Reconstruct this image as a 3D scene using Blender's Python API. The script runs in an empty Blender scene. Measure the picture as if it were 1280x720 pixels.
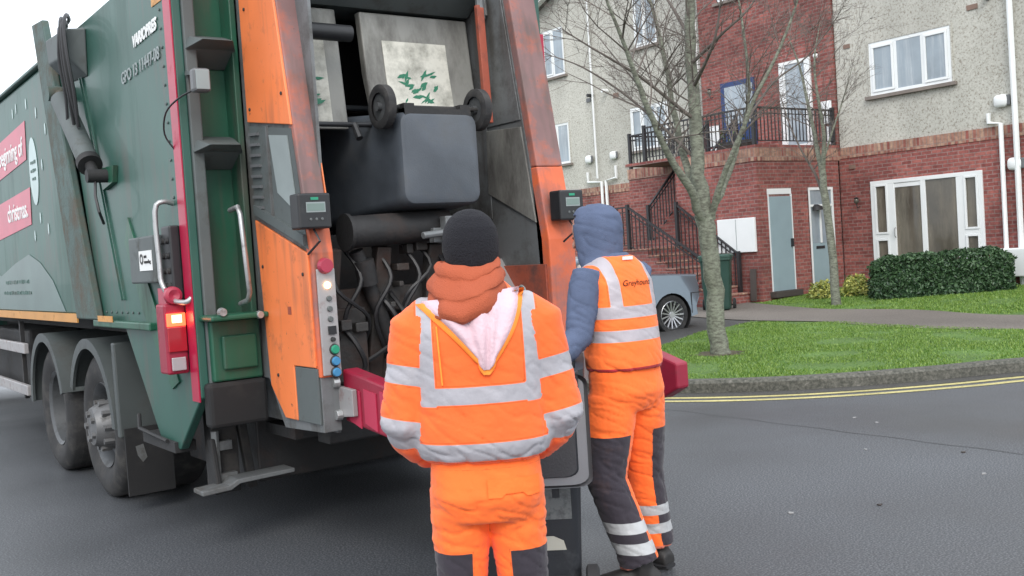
import bpy, bmesh, math, random
import numpy as np
from mathutils import Vector, Matrix, noise
from mathutils.bvhtree import BVHTree
R = math.radians
random.seed(7)
rng = np.random.default_rng(7)
scn = bpy.context.scene
col = scn.collection

# ------------------------------------------------------------------ camera
HEAD, PITCH, ROLL = R(36.0), R(-2.1), R(3.75)
F = Vector((math.sin(HEAD)*math.cos(PITCH), math.cos(HEAD)*math.cos(PITCH), math.sin(PITCH)))
r0 = Vector((math.cos(HEAD), -math.sin(HEAD), 0)); u0 = r0.cross(F)
RT = r0*math.cos(ROLL) - u0*math.sin(ROLL); UP = u0*math.cos(ROLL) + r0*math.sin(ROLL)
CAM = Vector((0, 0, 1.55))
cam_d = bpy.data.cameras.new('camera'); cam = bpy.data.objects.new('camera', cam_d); col.objects.link(cam)
cam.matrix_world = Matrix(((RT.x, UP.x, -F.x, CAM.x), (RT.y, UP.y, -F.y, CAM.y), (RT.z, UP.z, -F.z, CAM.z), (0, 0, 0, 1)))
cam_d.sensor_width = 36; cam_d.lens = 36.0; cam_d.clip_end = 2000; cam_d.clip_start = 0.05
scn.camera = cam

# ------------------------------------------------------------------ sky, sun, exposure
SUN_EL, SUN_ROT = R(40), R(215)
w = bpy.data.worlds.new('World'); scn.world = w; w.use_nodes = True
nt = w.node_tree; nt.nodes.clear()
out = nt.nodes.new('ShaderNodeOutputWorld'); bg = nt.nodes.new('ShaderNodeBackground')
sky = nt.nodes.new('ShaderNodeTexSky'); sky.sky_type = 'NISHITA'; sky.sun_disc = False
sky.sun_elevation = SUN_EL; sky.sun_rotation = SUN_ROT; sky.dust_density = 4.0; sky.air_density = 1.0
mx = nt.nodes.new('ShaderNodeMix'); mx.data_type = 'RGBA'; mx.inputs[0].default_value = 0.86
mx.inputs[7].default_value = (9.6, 10.1, 10.8, 1)
nt.links.new(sky.outputs[0], mx.inputs[6]); nt.links.new(mx.outputs[2], bg.inputs[0])
bg.inputs[1].default_value = 0.10
nt.links.new(bg.outputs[0], out.inputs[0])
sd = bpy.data.lights.new('sun', 'SUN'); sd.energy = 0.9; sd.angle = R(25); sd.color = (1, .97, .92)
so = bpy.data.objects.new('sun', sd); col.objects.link(so)
sv = Vector((math.sin(SUN_ROT)*math.cos(SUN_EL), math.cos(SUN_ROT)*math.cos(SUN_EL), math.sin(SUN_EL)))
so.rotation_euler = (-sv).to_track_quat('-Z', 'Y').to_euler()
scn.view_settings.view_transform = 'Standard'; scn.view_settings.look = 'None'
scn.view_settings.exposure = 0.95; scn.view_settings.gamma = 1.0
scn.render.resolution_x = 1024; scn.render.resolution_y = 576

def at(x, y, d):
    """a point d metres in front of the camera plane, seen at pixel x, y of the 1280 photo"""
    return CAM + (F + RT*((x-640)/1280) + UP*((360-y)/1280))*d
def onx(x, y, X):
    d = F + RT*((x-640)/1280) + UP*((360-y)/1280); return CAM + d*((X-CAM.x)/d.x)
def ony(x, y, Y):
    d = F + RT*((x-640)/1280) + UP*((360-y)/1280); return CAM + d*((Y-CAM.y)/d.y)

# ------------------------------------------------------------------ materials
M = {}
def mat(name, c, rough=.6, metal=0, var=.15, scale=3.0, dirt=None, dirt_amt=.0, dirt_scale=2.0, bump=0, bump_scale=40, streak=False, spec=.5, coat=0, emit=None, estr=0, stretch=None, chips=None, drips=0):
    m = bpy.data.materials.new(name); m.use_nodes = True; n = m.node_tree.nodes; l = m.node_tree.links
    b = n['Principled BSDF']; b.inputs['Roughness'].default_value = rough; b.inputs['Metallic'].default_value = metal
    b.inputs['Specular IOR Level'].default_value = spec; b.inputs['Coat Weight'].default_value = coat
    tc = n.new('ShaderNodeTexCoord')
    vec = tc.outputs['Object']
    c = tuple(c)+(1,)
    ns = n.new('ShaderNodeTexNoise'); ns.inputs['Scale'].default_value = scale; ns.inputs['Detail'].default_value = 6; l.new(vec, ns.inputs['Vector'])
    ramp = n.new('ShaderNodeMapRange'); ramp.inputs[1].default_value = .25; ramp.inputs[2].default_value = .75
    ramp.inputs[3].default_value = 1-var; ramp.inputs[4].default_value = 1+var; l.new(ns.outputs[0], ramp.inputs[0])
    mul = n.new('ShaderNodeVectorMath'); mul.operation = 'SCALE'; mul.inputs[0].default_value = c[:3]; l.new(ramp.outputs[0], mul.inputs['Scale'])
    cur = mul.outputs[0]
    if dirt is not None:
        mp = n.new('ShaderNodeMapping'); l.new(vec, mp.inputs[0])
        if streak: mp.inputs['Scale'].default_value = (1, 1, .16)
        if stretch: mp.inputs['Scale'].default_value = stretch
        n2 = n.new('ShaderNodeTexNoise'); n2.inputs['Scale'].default_value = dirt_scale; n2.inputs['Detail'].default_value = 9; n2.inputs['Roughness'].default_value = .68
        l.new(mp.outputs[0], n2.inputs['Vector'])
        r2 = n.new('ShaderNodeMapRange'); r2.inputs[1].default_value = .62-dirt_amt*.35; r2.inputs[2].default_value = .80-dirt_amt*.25
        r2.inputs[3].default_value = 0; r2.inputs[4].default_value = .9; l.new(n2.outputs[0], r2.inputs[0])
        mi = n.new('ShaderNodeMix'); mi.data_type = 'RGBA'; l.new(r2.outputs[0], mi.inputs[0]); l.new(cur, mi.inputs[6]); mi.inputs[7].default_value = tuple(dirt)+(1,)
        cur = mi.outputs[2]
        rr = n.new('ShaderNodeMapRange'); rr.inputs[3].default_value = rough; rr.inputs[4].default_value = min(1, rough+.35); l.new(r2.outputs[0], rr.inputs[0]); l.new(rr.outputs[0], b.inputs['Roughness'])
    if drips:
        mq = n.new('ShaderNodeMapping'); mq.inputs['Scale'].default_value = (1, 1, .045); l.new(vec, mq.inputs[0])
        n8 = n.new('ShaderNodeTexNoise'); n8.inputs['Scale'].default_value = 16; n8.inputs['Detail'].default_value = 5; l.new(mq.outputs[0], n8.inputs['Vector'])
        n9 = n.new('ShaderNodeTexNoise'); n9.inputs['Scale'].default_value = 1.6; n9.inputs['Detail'].default_value = 4; l.new(vec, n9.inputs['Vector'])
        m9 = n.new('ShaderNodeMath'); m9.operation = 'MULTIPLY'; l.new(n8.outputs[0], m9.inputs[0]); l.new(n9.outputs[0], m9.inputs[1])
        r9 = n.new('ShaderNodeMapRange'); r9.inputs[1].default_value = .27; r9.inputs[2].default_value = .40; r9.inputs[4].default_value = drips; l.new(m9.outputs[0], r9.inputs[0])
        mi = n.new('ShaderNodeMix'); mi.data_type = 'RGBA'; l.new(r9.outputs[0], mi.inputs[0]); l.new(cur, mi.inputs[6]); mi.inputs[7].default_value = (.075, .065, .055, 1); cur = mi.outputs[2]
    if chips:
        n4 = n.new('ShaderNodeTexNoise'); n4.inputs['Scale'].default_value = 26; n4.inputs['Detail'].default_value = 4; n4.inputs['Roughness'].default_value = .75; l.new(vec, n4.inputs['Vector'])
        r4 = n.new('ShaderNodeMapRange'); r4.inputs[1].default_value = .66; r4.inputs[2].default_value = .70; l.new(n4.outputs[0], r4.inputs[0])
        n5 = n.new('ShaderNodeTexWave'); n5.inputs['Scale'].default_value = 1.7; n5.inputs['Distortion'].default_value = 16; n5.inputs['Detail'].default_value = 6; n5.inputs['Detail Scale'].default_value = .6; l.new(vec, n5.inputs['Vector'])
        r5 = n.new('ShaderNodeMapRange'); r5.inputs[1].default_value = .985; r5.inputs[2].default_value = 1.0; r5.inputs[4].default_value = .35; l.new(n5.outputs[1], r5.inputs[0])
        mx_ = n.new('ShaderNodeMath'); mx_.operation = 'MAXIMUM'; l.new(r4.outputs[0], mx_.inputs[0]); mx_.inputs[1].default_value = 0
        mi = n.new('ShaderNodeMix'); mi.data_type = 'RGBA'; l.new(mx_.outputs[0], mi.inputs[0]); l.new(cur, mi.inputs[6]); mi.inputs[7].default_value = tuple(chips)+(1,); cur = mi.outputs[2]
    l.new(cur, b.inputs['Base Color'])
    if bump:
        n3 = n.new('ShaderNodeTexNoise'); n3.inputs['Scale'].default_value = bump_scale; n3.inputs['Detail'].default_value = 5; l.new(vec, n3.inputs['Vector'])
        bp = n.new('ShaderNodeBump'); bp.inputs['Strength'].default_value = bump; bp.inputs['Distance'].default_value = .01
        l.new(n3.outputs[0], bp.inputs['Height']); l.new(bp.outputs[0], b.inputs['Normal'])
    if emit is not None:
        b.inputs['Emission Color'].default_value = tuple(emit)+(1,); b.inputs['Emission Strength'].default_value = estr
    M[name] = m; return m

GRIME = (.055, .05, .042)
mat('green_paint', (.021, .084, .064), .46, bump=.22, bump_scale=2.2, dirt=(.07, .105, .09), dirt_amt=.22, dirt_scale=1.3, streak=True, var=.12, coat=.06, chips=(.05, .075, .065), drips=.55)
mat('green_column', (.012, .085, .048), .42, dirt=GRIME, dirt_amt=.32, dirt_scale=4, streak=True, bump=.08, chips=(.05, .05, .04), drips=.6)
mat('column_grey', (.085, .10, .10), .6, dirt=GRIME, dirt_amt=.2, dirt_scale=5)
mat('rusty_post', (.05, .09, .08), .6, dirt=(.10, .075, .055), dirt_amt=.55, dirt_scale=5, bump=.3, bump_scale=60)
mat('orange_panel', (.80, .205, .062), .45, dirt=(.30, .11, .055), dirt_amt=.16, dirt_scale=9, var=.10, coat=.15, chips=(.12, .06, .04), drips=.42)
mat('orange_pillar', (.62, .13, .05), .5, dirt=(.17, .13, .14), dirt_amt=.5, dirt_scale=3.2, bump=.1, var=.25, drips=.5)
mat('worn_pillar', (.22, .125, .12), .55, dirt=(.55, .13, .06), dirt_amt=.34, dirt_scale=4, var=.25, drips=.5, chips=(.08,.05,.05))
mat('dirty_orange', (.34, .075, .04), .6, dirt=(.07, .04, .035), dirt_amt=.5, dirt_scale=6, bump=.2)
mat('red_strip', (.38, .008, .045), .35, var=.12, scale=9, dirt=(.25, .05, .06), dirt_amt=.1, dirt_scale=9)
mat('red_plastic', (.27, .012, .036), .45, dirt=(.15, .03, .04), dirt_amt=.2, dirt_scale=5, bump=.1)
mat('steel_grey', (.17, .18, .185), .5, metal=.3, dirt=GRIME, dirt_amt=.45, dirt_scale=4, bump=.12, drips=.6)
mat('steel_worn', (.26, .26, .24), .55, metal=.2, dirt=(.07, .065, .06), dirt_amt=.45, dirt_scale=3, bump=.15, stretch=(1, 1, .4))
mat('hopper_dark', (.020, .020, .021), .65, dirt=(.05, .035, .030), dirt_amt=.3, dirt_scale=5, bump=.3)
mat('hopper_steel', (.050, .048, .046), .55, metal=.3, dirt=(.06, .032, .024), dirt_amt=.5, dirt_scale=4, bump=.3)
mat('panel_white', (.62, .61, .54), .6, dirt=(.22, .22, .19), dirt_amt=.55, dirt_scale=6, bump=.1)
mat('scuff_green', (.02, .16, .09), .6)
mat('galvanised', (.42, .43, .43), .4, metal=.7, dirt=GRIME, dirt_amt=.3, dirt_scale=8)
mat('chassis', (.018, .018, .019), .7, dirt=(.06, .055, .05), dirt_amt=.35, dirt_scale=5, bump=.2)
mat('mudguard', (.058, .068, .068), .55, dirt=(.05, .05, .046), dirt_amt=.3, dirt_scale=3, bump=.1)
mat('mudflap', (.012, .012, .013), .85, dirt=(.035, .034, .032), dirt_amt=.2, dirt_scale=4)
mat('tyre', (.022, .022, .023), .82, dirt=(.07, .066, .062), dirt_amt=.4, dirt_scale=8, bump=.2)
mat('rim_dark', (.09, .095, .10), .5, metal=.3, dirt=(.04, .04, .04), dirt_amt=.4, dirt_scale=6)
mat('hub_grey', (.15, .152, .156), .5, metal=.4, dirt=(.07, .065, .06), dirt_amt=.4, dirt_scale=9)
mat('black_plastic', (.018, .019, .021), .45, dirt=(.06, .06, .06), dirt_amt=.1, dirt_scale=8)
mat('rubber_hose', (.02, .02, .022), .5)
mat('label_white', (.72, .73, .72), .5, var=.06)
mat('label_grey', (.26, .30, .30), .5)
mat('ink', (.03, .03, .03), .6)
mat('decal_red', (.45, .03, .075), .35)
mat('decal_hill', (.105, .155, .145), .4, var=.2, scale=2)
mat('decal_oval', (.42, .53, .52), .4)
mat('stripe_orange', (.55, .26, .06), .5, dirt=GRIME, dirt_amt=.2, dirt_scale=6)
mat('lens_red', (.35, .01, .02), .15, coat=1)
mat('lens_lit', (.9, .05, .02), .2, emit=(1, .08, .03), estr=2.2)
mat('lens_hot', (1, .5, .3), .2, emit=(1, .35, .15), estr=6)
mat('lens_clear', (.35, .33, .34), .15, coat=1)
mat('button_red', (.33, .03, .06), .4); mat('button_green', (.02, .28, .16), .4); mat('button_blue', (.05, .22, .42), .4)
mat('button_grey', (.10, .11, .11), .4); mat('indicator', (1, .6, .3), .3, emit=(1, .5, .2), estr=6)
mat('lcd', (.16, .22, .20), .3)
mat('plate_grey', (.36, .35, .35), .45, metal=.3, dirt=(.2, .1, .09), dirt_amt=.25, dirt_scale=12)
mat('bin_plastic', (.020, .022, .027), .48, var=.2, scale=5, dirt=(.085, .09, .095), dirt_amt=.22, dirt_scale=4, bump=.12, bump_scale=120)
mat('bin_plastic_blue', (.066, .077, .092), .45, var=.3, scale=4, dirt=(.085, .09, .095), dirt_amt=.35, dirt_scale=3, bump=.12, bump_scale=120)
mat('bin_green', (.018, .055, .042), .5)
mat('lid_grey', (.15, .155, .168), .42, dirt=(.17, .175, .18), dirt_amt=.3, dirt_scale=5)
mat('sticker_worn', (.16, .17, .17), .6, dirt=(.06, .06, .065), dirt_amt=.4, dirt_scale=25)
mat('sticker_pale', (.45, .44, .38), .6)
# people
mat('fabric_black', (.016, .015, .018), .9, bump=.4, bump_scale=220)
mat('knit_black', (.007, .007, .011), .95, bump=.8, bump_scale=160)
mat('lettering_brown', (.10, .035, .02), .8)
mat('hood_orange', (.38, .082, .034), .9, bump=.5, bump_scale=250, var=.12)
mat('hood_pink', (.66, .47, .52), .85, bump=.3, bump_scale=90, var=.06)
mat('fluo_edge', (.95, .28, .035), .8)
mat('hoodie_blue', (.085, .112, .185), .92, bump=.3, bump_scale=250, var=.12, scale=12)
mat('skin', (.50, .27, .20), .55)
mat('hair', (.03, .02, .015), .7)
mat('boot', (.018, .017, .017), .6, bump=.2)
mat('vest_trim', (.45, .02, .03), .8)
# place
mat('upvc', (.74, .76, .76), .35, var=.04)
mat('door_blue_grey', (.26, .345, .38), .45, var=.06)
mat('door_navy', (.012, .038, .14), .45)
mat('glass_pale', (.24, .29, .33), .06, var=.3, scale=1.2, spec=.9, dirt=(.38, .42, .45), dirt_amt=.45, dirt_scale=1.6, stretch=(1, 4, .3))
mat('glass_dark', (.10, .090, .072), .05, var=.4, scale=1.2, spec=.45, dirt=(.20, .175, .135), dirt_amt=.5, dirt_scale=1.0, stretch=(1, 2.5, .5))
mat('curtain', (.34, .31, .25), .9, var=.3, scale=2)
mat('blind', (.42, .47, .52), .9, var=.05)
mat('sill', (.20, .17, .15), .8, var=.2)
mat('iron_black', (.02, .02, .022), .5)
mat('iron_grey', (.12, .125, .13), .45)
mat('roof_tile', (.10, .095, .09), .8)
mat('concrete', (.26, .25, .23), .85, var=.2, scale=6, bump=.2)
mat('timber', (.06, .05, .045), .8)
mat('vent_brown', (.20, .13, .10), .7)
mat('bark', (.20, .215, .165), .9, var=.35, scale=9, dirt=(.075, .07, .058), dirt_amt=.6, dirt_scale=16, bump=.9, bump_scale=35, stretch=(1, 1, 2.4))
mat('bark_moss', (.17, .20, .12), .9, var=.35, scale=9, dirt=(.075, .07, .055), dirt_amt=.4, dirt_scale=12, bump=.8, bump_scale=40)
mat('twig', (.125, .105, .092), .9, var=.3)
mat('car_paint', (.15, .195, .235), .28, metal=.55, var=.04, coat=.8)
mat('alloy', (.55, .56, .58), .3, metal=.8)
mat('car_glass', (.02, .025, .03), .04, spec=1)
mat('grey_stone', (.42, .40, .38), .8)
mat('paper', (.27, .27, .27), .8)

def leafmat(name, c1, c2, trans=.25):
    m = bpy.data.materials.new(name); m.use_nodes = True; n = m.node_tree.nodes; l = m.node_tree.links; b = n['Principled BSDF']
    g = n.new('ShaderNodeNewGeometry'); ri = n.new('ShaderNodeMix'); ri.data_type = 'RGBA'
    ri.inputs[6].default_value = tuple(c1)+(1,); ri.inputs[7].default_value = tuple(c2)+(1,)
    l.new(g.outputs['Random Per Island'], ri.inputs[0]); l.new(ri.outputs[2], b.inputs['Base Color']); b.inputs['Roughness'].default_value = .45
    b.inputs['Subsurface Weight'].default_value = 0
    M[name] = m
leafmat('leaf_hedge', (.012, .038, .016), (.075, .145, .06))
leafmat('leaf_yellow', (.10, .16, .03), (.50, .48, .12))
leafmat('grass_blade', (.060, .155, .018), (.22, .32, .06))
leafmat('leaf_pot', (.05, .10, .02), (.12, .20, .04))

def brickmat(name, soldier=False, c1=(.175, .048, .042), c2=(.29, .096, .080), mortar=(.215, .135, .122)):
    m = bpy.data.materials.new(name); m.use_nodes = True; n = m.node_tree.nodes; l = m.node_tree.links; b = n['Principled BSDF']
    tc = n.new('ShaderNodeNewGeometry'); sp = n.new('ShaderNodeSeparateXYZ'); l.new(tc.outputs['Position'], sp.inputs[0])
    ad = n.new('ShaderNodeMath'); ad.operation = 'ADD'; l.new(sp.outputs[0], ad.inputs[0]); l.new(sp.outputs[1], ad.inputs[1])
    cb = n.new('ShaderNodeCombineXYZ')
    if soldier: l.new(sp.outputs[2], cb.inputs[0]); l.new(ad.outputs[0], cb.inputs[1])
    else: l.new(ad.outputs[0], cb.inputs[0]); l.new(sp.outputs[2], cb.inputs[1])
    br = n.new('ShaderNodeTexBrick'); l.new(cb.outputs[0], br.inputs['Vector'])
    br.inputs['Scale'].default_value = 1; br.inputs['Brick Width'].default_value = .225 if not soldier else .24; br.inputs['Row Height'].default_value = .075
    br.inputs['Mortar Size'].default_value = .010; br.inputs['Mortar Smooth'].default_value = .2; br.inputs['Bias'].default_value = -.1
    if soldier: br.offset = 0
    br.inputs['Color1'].default_value = c1+(1,); br.inputs['Color2'].default_value = c2+(1,); br.inputs['Mortar'].default_value = mortar+(1,)
    ns = n.new('ShaderNodeTexNoise'); ns.inputs['Scale'].default_value = .9; ns.inputs['Detail'].default_value = 8; l.new(tc.outputs['Position'], ns.inputs['Vector'])
    mr = n.new('ShaderNodeMapRange'); mr.inputs[1].default_value = .3; mr.inputs[2].default_value = .7; mr.inputs[3].default_value = .72; mr.inputs[4].default_value = 1.3; l.new(ns.outputs[0], mr.inputs[0])
    n2 = n.new('ShaderNodeTexNoise'); n2.inputs['Scale'].default_value = 14; n2.inputs['Detail'].default_value = 3; l.new(tc.outputs['Position'], n2.inputs['Vector'])
    m2 = n.new('ShaderNodeMapRange'); m2.inputs[1].default_value = .3; m2.inputs[2].default_value = .7; m2.inputs[3].default_value = .75; m2.inputs[4].default_value = 1.25; l.new(n2.outputs[0], m2.inputs[0])
    mm = n.new('ShaderNodeMath'); mm.operation = 'MULTIPLY'; l.new(mr.outputs[0], mm.inputs[0]); l.new(m2.outputs[0], mm.inputs[1])
    sc = n.new('ShaderNodeVectorMath'); sc.operation = 'SCALE'; l.new(br.outputs[0], sc.inputs[0]); l.new(mm.outputs[0], sc.inputs['Scale'])
    l.new(sc.outputs[0], b.inputs['Base Color']); b.inputs['Roughness'].default_value = .85
    bp = n.new('ShaderNodeBump'); bp.inputs['Strength'].default_value = .5; bp.inputs['Distance'].default_value = .01; bp.invert = True; l.new(br.outputs['Fac'], bp.inputs['Height']); l.new(bp.outputs[0], b.inputs['Normal'])
    M[name] = m
brickmat('brick')
brickmat('brick_soldier', True, (.22, .07, .055), (.40, .27, .19), (.25, .17, .14))

def render_mat():
    m = bpy.data.materials.new('pebbledash'); m.use_nodes = True; n = m.node_tree.nodes; l = m.node_tree.links; b = n['Principled BSDF']
    g = n.new('ShaderNodeNewGeometry')
    v = n.new('ShaderNodeTexNoise'); v.inputs['Scale'].default_value = 27; v.inputs['Detail'].default_value = 4; v.inputs['Roughness'].default_value = .7; l.new(g.outputs['Position'], v.inputs['Vector'])
    cr = n.new('ShaderNodeValToRGB'); l.new(v.outputs[0], cr.inputs[0])
    e = cr.color_ramp.elements; e[0].position = .34; e[0].color = (.24, .21, .17, 1); e[1].position = .47; e[1].color = (.465, .455, .405, 1)
    e2 = cr.color_ramp.elements.new(.68); e2.color = (.56, .55, .50, 1)
    n2 = n.new('ShaderNodeTexNoise'); n2.inputs['Scale'].default_value = .9; n2.inputs['Detail'].default_value = 7; mp_ = n.new('ShaderNodeMapping'); mp_.inputs['Scale'].default_value = (1, 1, .3); l.new(g.outputs['Position'], mp_.inputs[0]); l.new(mp_.outputs[0], n2.inputs['Vector'])
    mr = n.new('ShaderNodeMapRange'); mr.inputs[1].default_value = .3; mr.inputs[2].default_value = .7; mr.inputs[3].default_value = .78; mr.inputs[4].default_value = 1.12; l.new(n2.outputs[0], mr.inputs[0])
    sc = n.new('ShaderNodeVectorMath'); sc.operation = 'SCALE'; l.new(cr.outputs[0], sc.inputs[0]); l.new(mr.outputs[0], sc.inputs['Scale']); l.new(sc.outputs[0], b.inputs['Base Color'])
    b.inputs['Roughness'].default_value = .95
    bp = n.new('ShaderNodeBump'); bp.inputs['Strength'].default_value = .6; bp.inputs['Distance'].default_value = .01; l.new(v.outputs[0], bp.inputs['Height']); l.new(bp.outputs[0], b.inputs['Normal'])
    M['render'] = m
render_mat()

def groundmat(name, c1, c2, speck=None, sscale=90, rough=.75, big=(.8, 1.2), bump=.5, pos=(.35, .65), spread=.4, rvar=0):
    m = bpy.data.materials.new(name); m.use_nodes = True; n = m.node_tree.nodes; l = m.node_tree.links; b = n['Principled BSDF']
    g = n.new('ShaderNodeNewGeometry')
    v = n.new('ShaderNodeTexNoise'); v.inputs['Scale'].default_value = sscale; v.inputs['Detail'].default_value = 3; v.inputs['Roughness'].default_value = .65; l.new(g.outputs['Position'], v.inputs['Vector'])
    cr = n.new('ShaderNodeValToRGB'); l.new(v.outputs[0], cr.inputs[0]); e = cr.color_ramp.elements
    e[0].position = pos[0]; e[0].color = tuple(c1)+(1,); e[1].position = pos[1]; e[1].color = tuple(c2)+(1,)
    if speck: q = cr.color_ramp.elements.new(.75); q.color = tuple(speck)+(1,)
    n2 = n.new('ShaderNodeTexNoise'); n2.inputs['Scale'].default_value = spread; n2.inputs['Detail'].default_value = 6; l.new(g.outputs['Position'], n2.inputs['Vector'])
    mr = n.new('ShaderNodeMapRange'); mr.inputs[1].default_value = .3; mr.inputs[2].default_value = .7; mr.inputs[3].default_value = big[0]; mr.inputs[4].default_value = big[1]; l.new(n2.outputs[0], mr.inputs[0])
    sc = n.new('ShaderNodeVectorMath'); sc.operation = 'SCALE'; l.new(cr.outputs[0], sc.inputs[0]); l.new(mr.outputs[0], sc.inputs['Scale']); l.new(sc.outputs[0], b.inputs['Base Color'])
    b.inputs['Roughness'].default_value = rough
    if rvar:
        r3 = n.new('ShaderNodeMapRange'); r3.inputs[1].default_value = .35; r3.inputs[2].default_value = .65; r3.inputs[3].default_value = rough-rvar; r3.inputs[4].default_value = rough+rvar
        l.new(n2.outputs[0], r3.inputs[0]); l.new(r3.outputs[0], b.inputs['Roughness'])
    bp = n.new('ShaderNodeBump'); bp.inputs['Strength'].default_value = bump; bp.inputs['Distance'].default_value = .006; l.new(v.outputs[0], bp.inputs['Height']); l.new(bp.outputs[0], b.inputs['Normal'])
    M[name] = m
groundmat('asphalt', (.040, .044, .049), (.108, .115, .126), (.22, .23, .24), 98, .50, (.74, 1.18), rvar=.14, bump=.10, pos=(.43, .57), spread=.38)
for n_ in M['asphalt'].node_tree.nodes:
    if n_.type == 'TEX_NOISE' and n_.inputs['Scale'].default_value == 98: n_.inputs['Detail'].default_value = 2.5; n_.inputs['Roughness'].default_value = .55
groundmat('asphalt_drive', (.03, .03, .031), (.085, .082, .078), None, 60, .7)
groundmat('path_tarmac', (.11, .095, .082), (.185, .165, .145), (.22, .20, .18), 45, .85)
groundmat('kerb_concrete', (.05, .052, .042), (.14, .135, .115), (.22, .21, .19), 30, .85, bump=.8)
groundmat('soil_grass', (.045, .105, .018), (.105, .18, .036), (.17, .15, .08), 24, .95, (.75, 1.3), spread=1.1)
groundmat('yellow_line', (.30, .26, .09), (.52, .46, .20), None, 30, .7, (.75, 1.15), spread=2, pos=(.3, .5))
groundmat('tar_seam', (.035, .037, .042), (.115, .12, .125), None, 60, .5)

# ------------------------------------------------------------------ mesh helpers
class MB:
    def __init__(s): s.v = []; s.f = []
    def add(s, vs, fs):
        o = len(s.v); s.v += [Vector(v) for v in vs]; s.f += [tuple(i+o for i in f) for f in fs]; return s
    def box(s, x0, x1, y0, y1, z0, z1):
        return s.add([(x0,y0,z0),(x1,y0,z0),(x1,y1,z0),(x0,y1,z0),(x0,y0,z1),(x1,y0,z1),(x1,y1,z1),(x0,y1,z1)],
                     [(0,3,2,1),(4,5,6,7),(0,1,5,4),(1,2,6,5),(2,3,7,6),(3,0,4,7)])
    def prism(s, poly, axis, a, b):
        """polygon in the two other axes (x: (y,z), y: (x,z), z: (x,y)) extruded along axis"""
        def P(p, t): return (t,p[0],p[1]) if axis=='x' else ((p[0],t,p[1]) if axis=='y' else (p[0],p[1],t))
        n = len(poly)
        return s.add([P(p,a) for p in poly]+[P(p,b) for p in poly],
                     [tuple(range(n)), tuple(range(2*n-1,n-1,-1))]+[(i,(i+1)%n,n+(i+1)%n,n+i) for i in range(n)])
    def bar(s, p, q, wd, th, up=(0,0,1)):
        p, q = Vector(p), Vector(q); d = (q-p).normalized(); up = Vector(up)
        if abs(d.dot(up)) > .95: up = Vector((0,1,0))
        a = d.cross(up).normalized()*wd/2; b = a.cross(d).normalized()*th/2
        return s.add([p-a-b,p+a-b,p+a+b,p-a+b,q-a-b,q+a-b,q+a+b,q-a+b],[(0,1,2,3),(7,6,5,4),(0,4,5,1),(1,5,6,2),(2,6,7,3),(3,7,4,0)])
    def tube(s, pts, rad, n=8, cap=True):
        pts = [Vector(p) for p in pts]; m = len(pts)
        rad = rad if isinstance(rad,(list,tuple)) else [rad]*m
        prev = None; vs = []
        for i,p in enumerate(pts):
            t = (pts[min(i+1,m-1)]-pts[max(i-1,0)]).normalized()
            if prev is None:
                a = Vector((0,0,1)) if abs(t.z) < .9 else Vector((1,0,0)); nrm = t.cross(a).normalized()
            else:
                nrm = (prev - t*prev.dot(t)).normalized()
            prev = nrm; bi = t.cross(nrm)
            for k in range(n):
                an = 2*math.pi*k/n; vs.append(p+(nrm*math.cos(an)+bi*math.sin(an))*rad[i])
        fs = [(i*n+k, i*n+(k+1)%n, (i+1)*n+(k+1)%n, (i+1)*n+k) for i in range(m-1) for k in range(n)]
        if cap: fs += [tuple(range(n-1,-1,-1)), tuple((m-1)*n+k for k in range(n))]
        return s.add(vs, fs)
    def cyl(s, p, q, r1, r2=None, n=20): return s.tube([p,q],[r1, r2 if r2 is not None else r1], n)
    def lathe(s, prof, axis='x', c=(0,0,0), n=40):
        """profile of (along, radius) turned about an axis through c"""
        vs = []; c = Vector(c)
        for (a,r) in prof:
            for k in range(n):
                an = 2*math.pi*k/n; u,v = r*math.cos(an), r*math.sin(an)
                vs.append(c+(Vector((a,u,v)) if axis=='x' else (Vector((v,a,u)) if axis=='y' else Vector((u,v,a)))))
        m = len(prof)
        return s.add(vs,[(i*n+k, i*n+(k+1)%n,(i+1)*n+(k+1)%n,(i+1)*n+k) for i in range(m-1) for k in range(n)])
    def ell(s, c, rad, nu=20, nv=12, fn=None):
        c = Vector(c); vs = []
        for j in range(nv+1):
            th = math.pi*j/nv
            for i in range(nu):
                ph = 2*math.pi*i/nu; v = Vector((rad[0]*math.sin(th)*math.cos(ph), rad[1]*math.sin(th)*math.sin(ph), rad[2]*math.cos(th)))
                vs.append(c+(fn(v) if fn else v))
        return s.add(vs,[(j*nu+i,(j+1)*nu+i,(j+1)*nu+(i+1)%nu,j*nu+(i+1)%nu) for j in range(nv) for i in range(nu)])
    def rings(s, rings, n=24, cap=True):
        """rings of (centre, half width vector, half depth vector)"""
        vs = []
        for c,a,b in rings:
            c,a,b = Vector(c),Vector(a),Vector(b)
            for k in range(n):
                an = 2*math.pi*k/n; ca,sa = math.cos(an), math.sin(an)
                e = .85; vs.append(c + a*math.copysign(abs(ca)**e,ca) + b*math.copysign(abs(sa)**e,sa))
        m = len(rings); fs = [(i*n+k, i*n+(k+1)%n,(i+1)*n+(k+1)%n,(i+1)*n+k) for i in range(m-1) for k in range(n)]
        if cap: fs += [tuple(range(n-1,-1,-1)), tuple((m-1)*n+k for k in range(n))]
        return s.add(vs, fs)
    def mesh(s, name, origin=(0,0,0)):
        o = Vector(origin); me = bpy.data.meshes.new(name)
        me.from_pydata([tuple(v-o) for v in s.v], [], s.f); me.update()
        bm = bmesh.new(); bm.from_mesh(me); bmesh.ops.recalc_face_normals(bm, faces=bm.faces); bm.to_mesh(me); bm.free()
        return me
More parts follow.
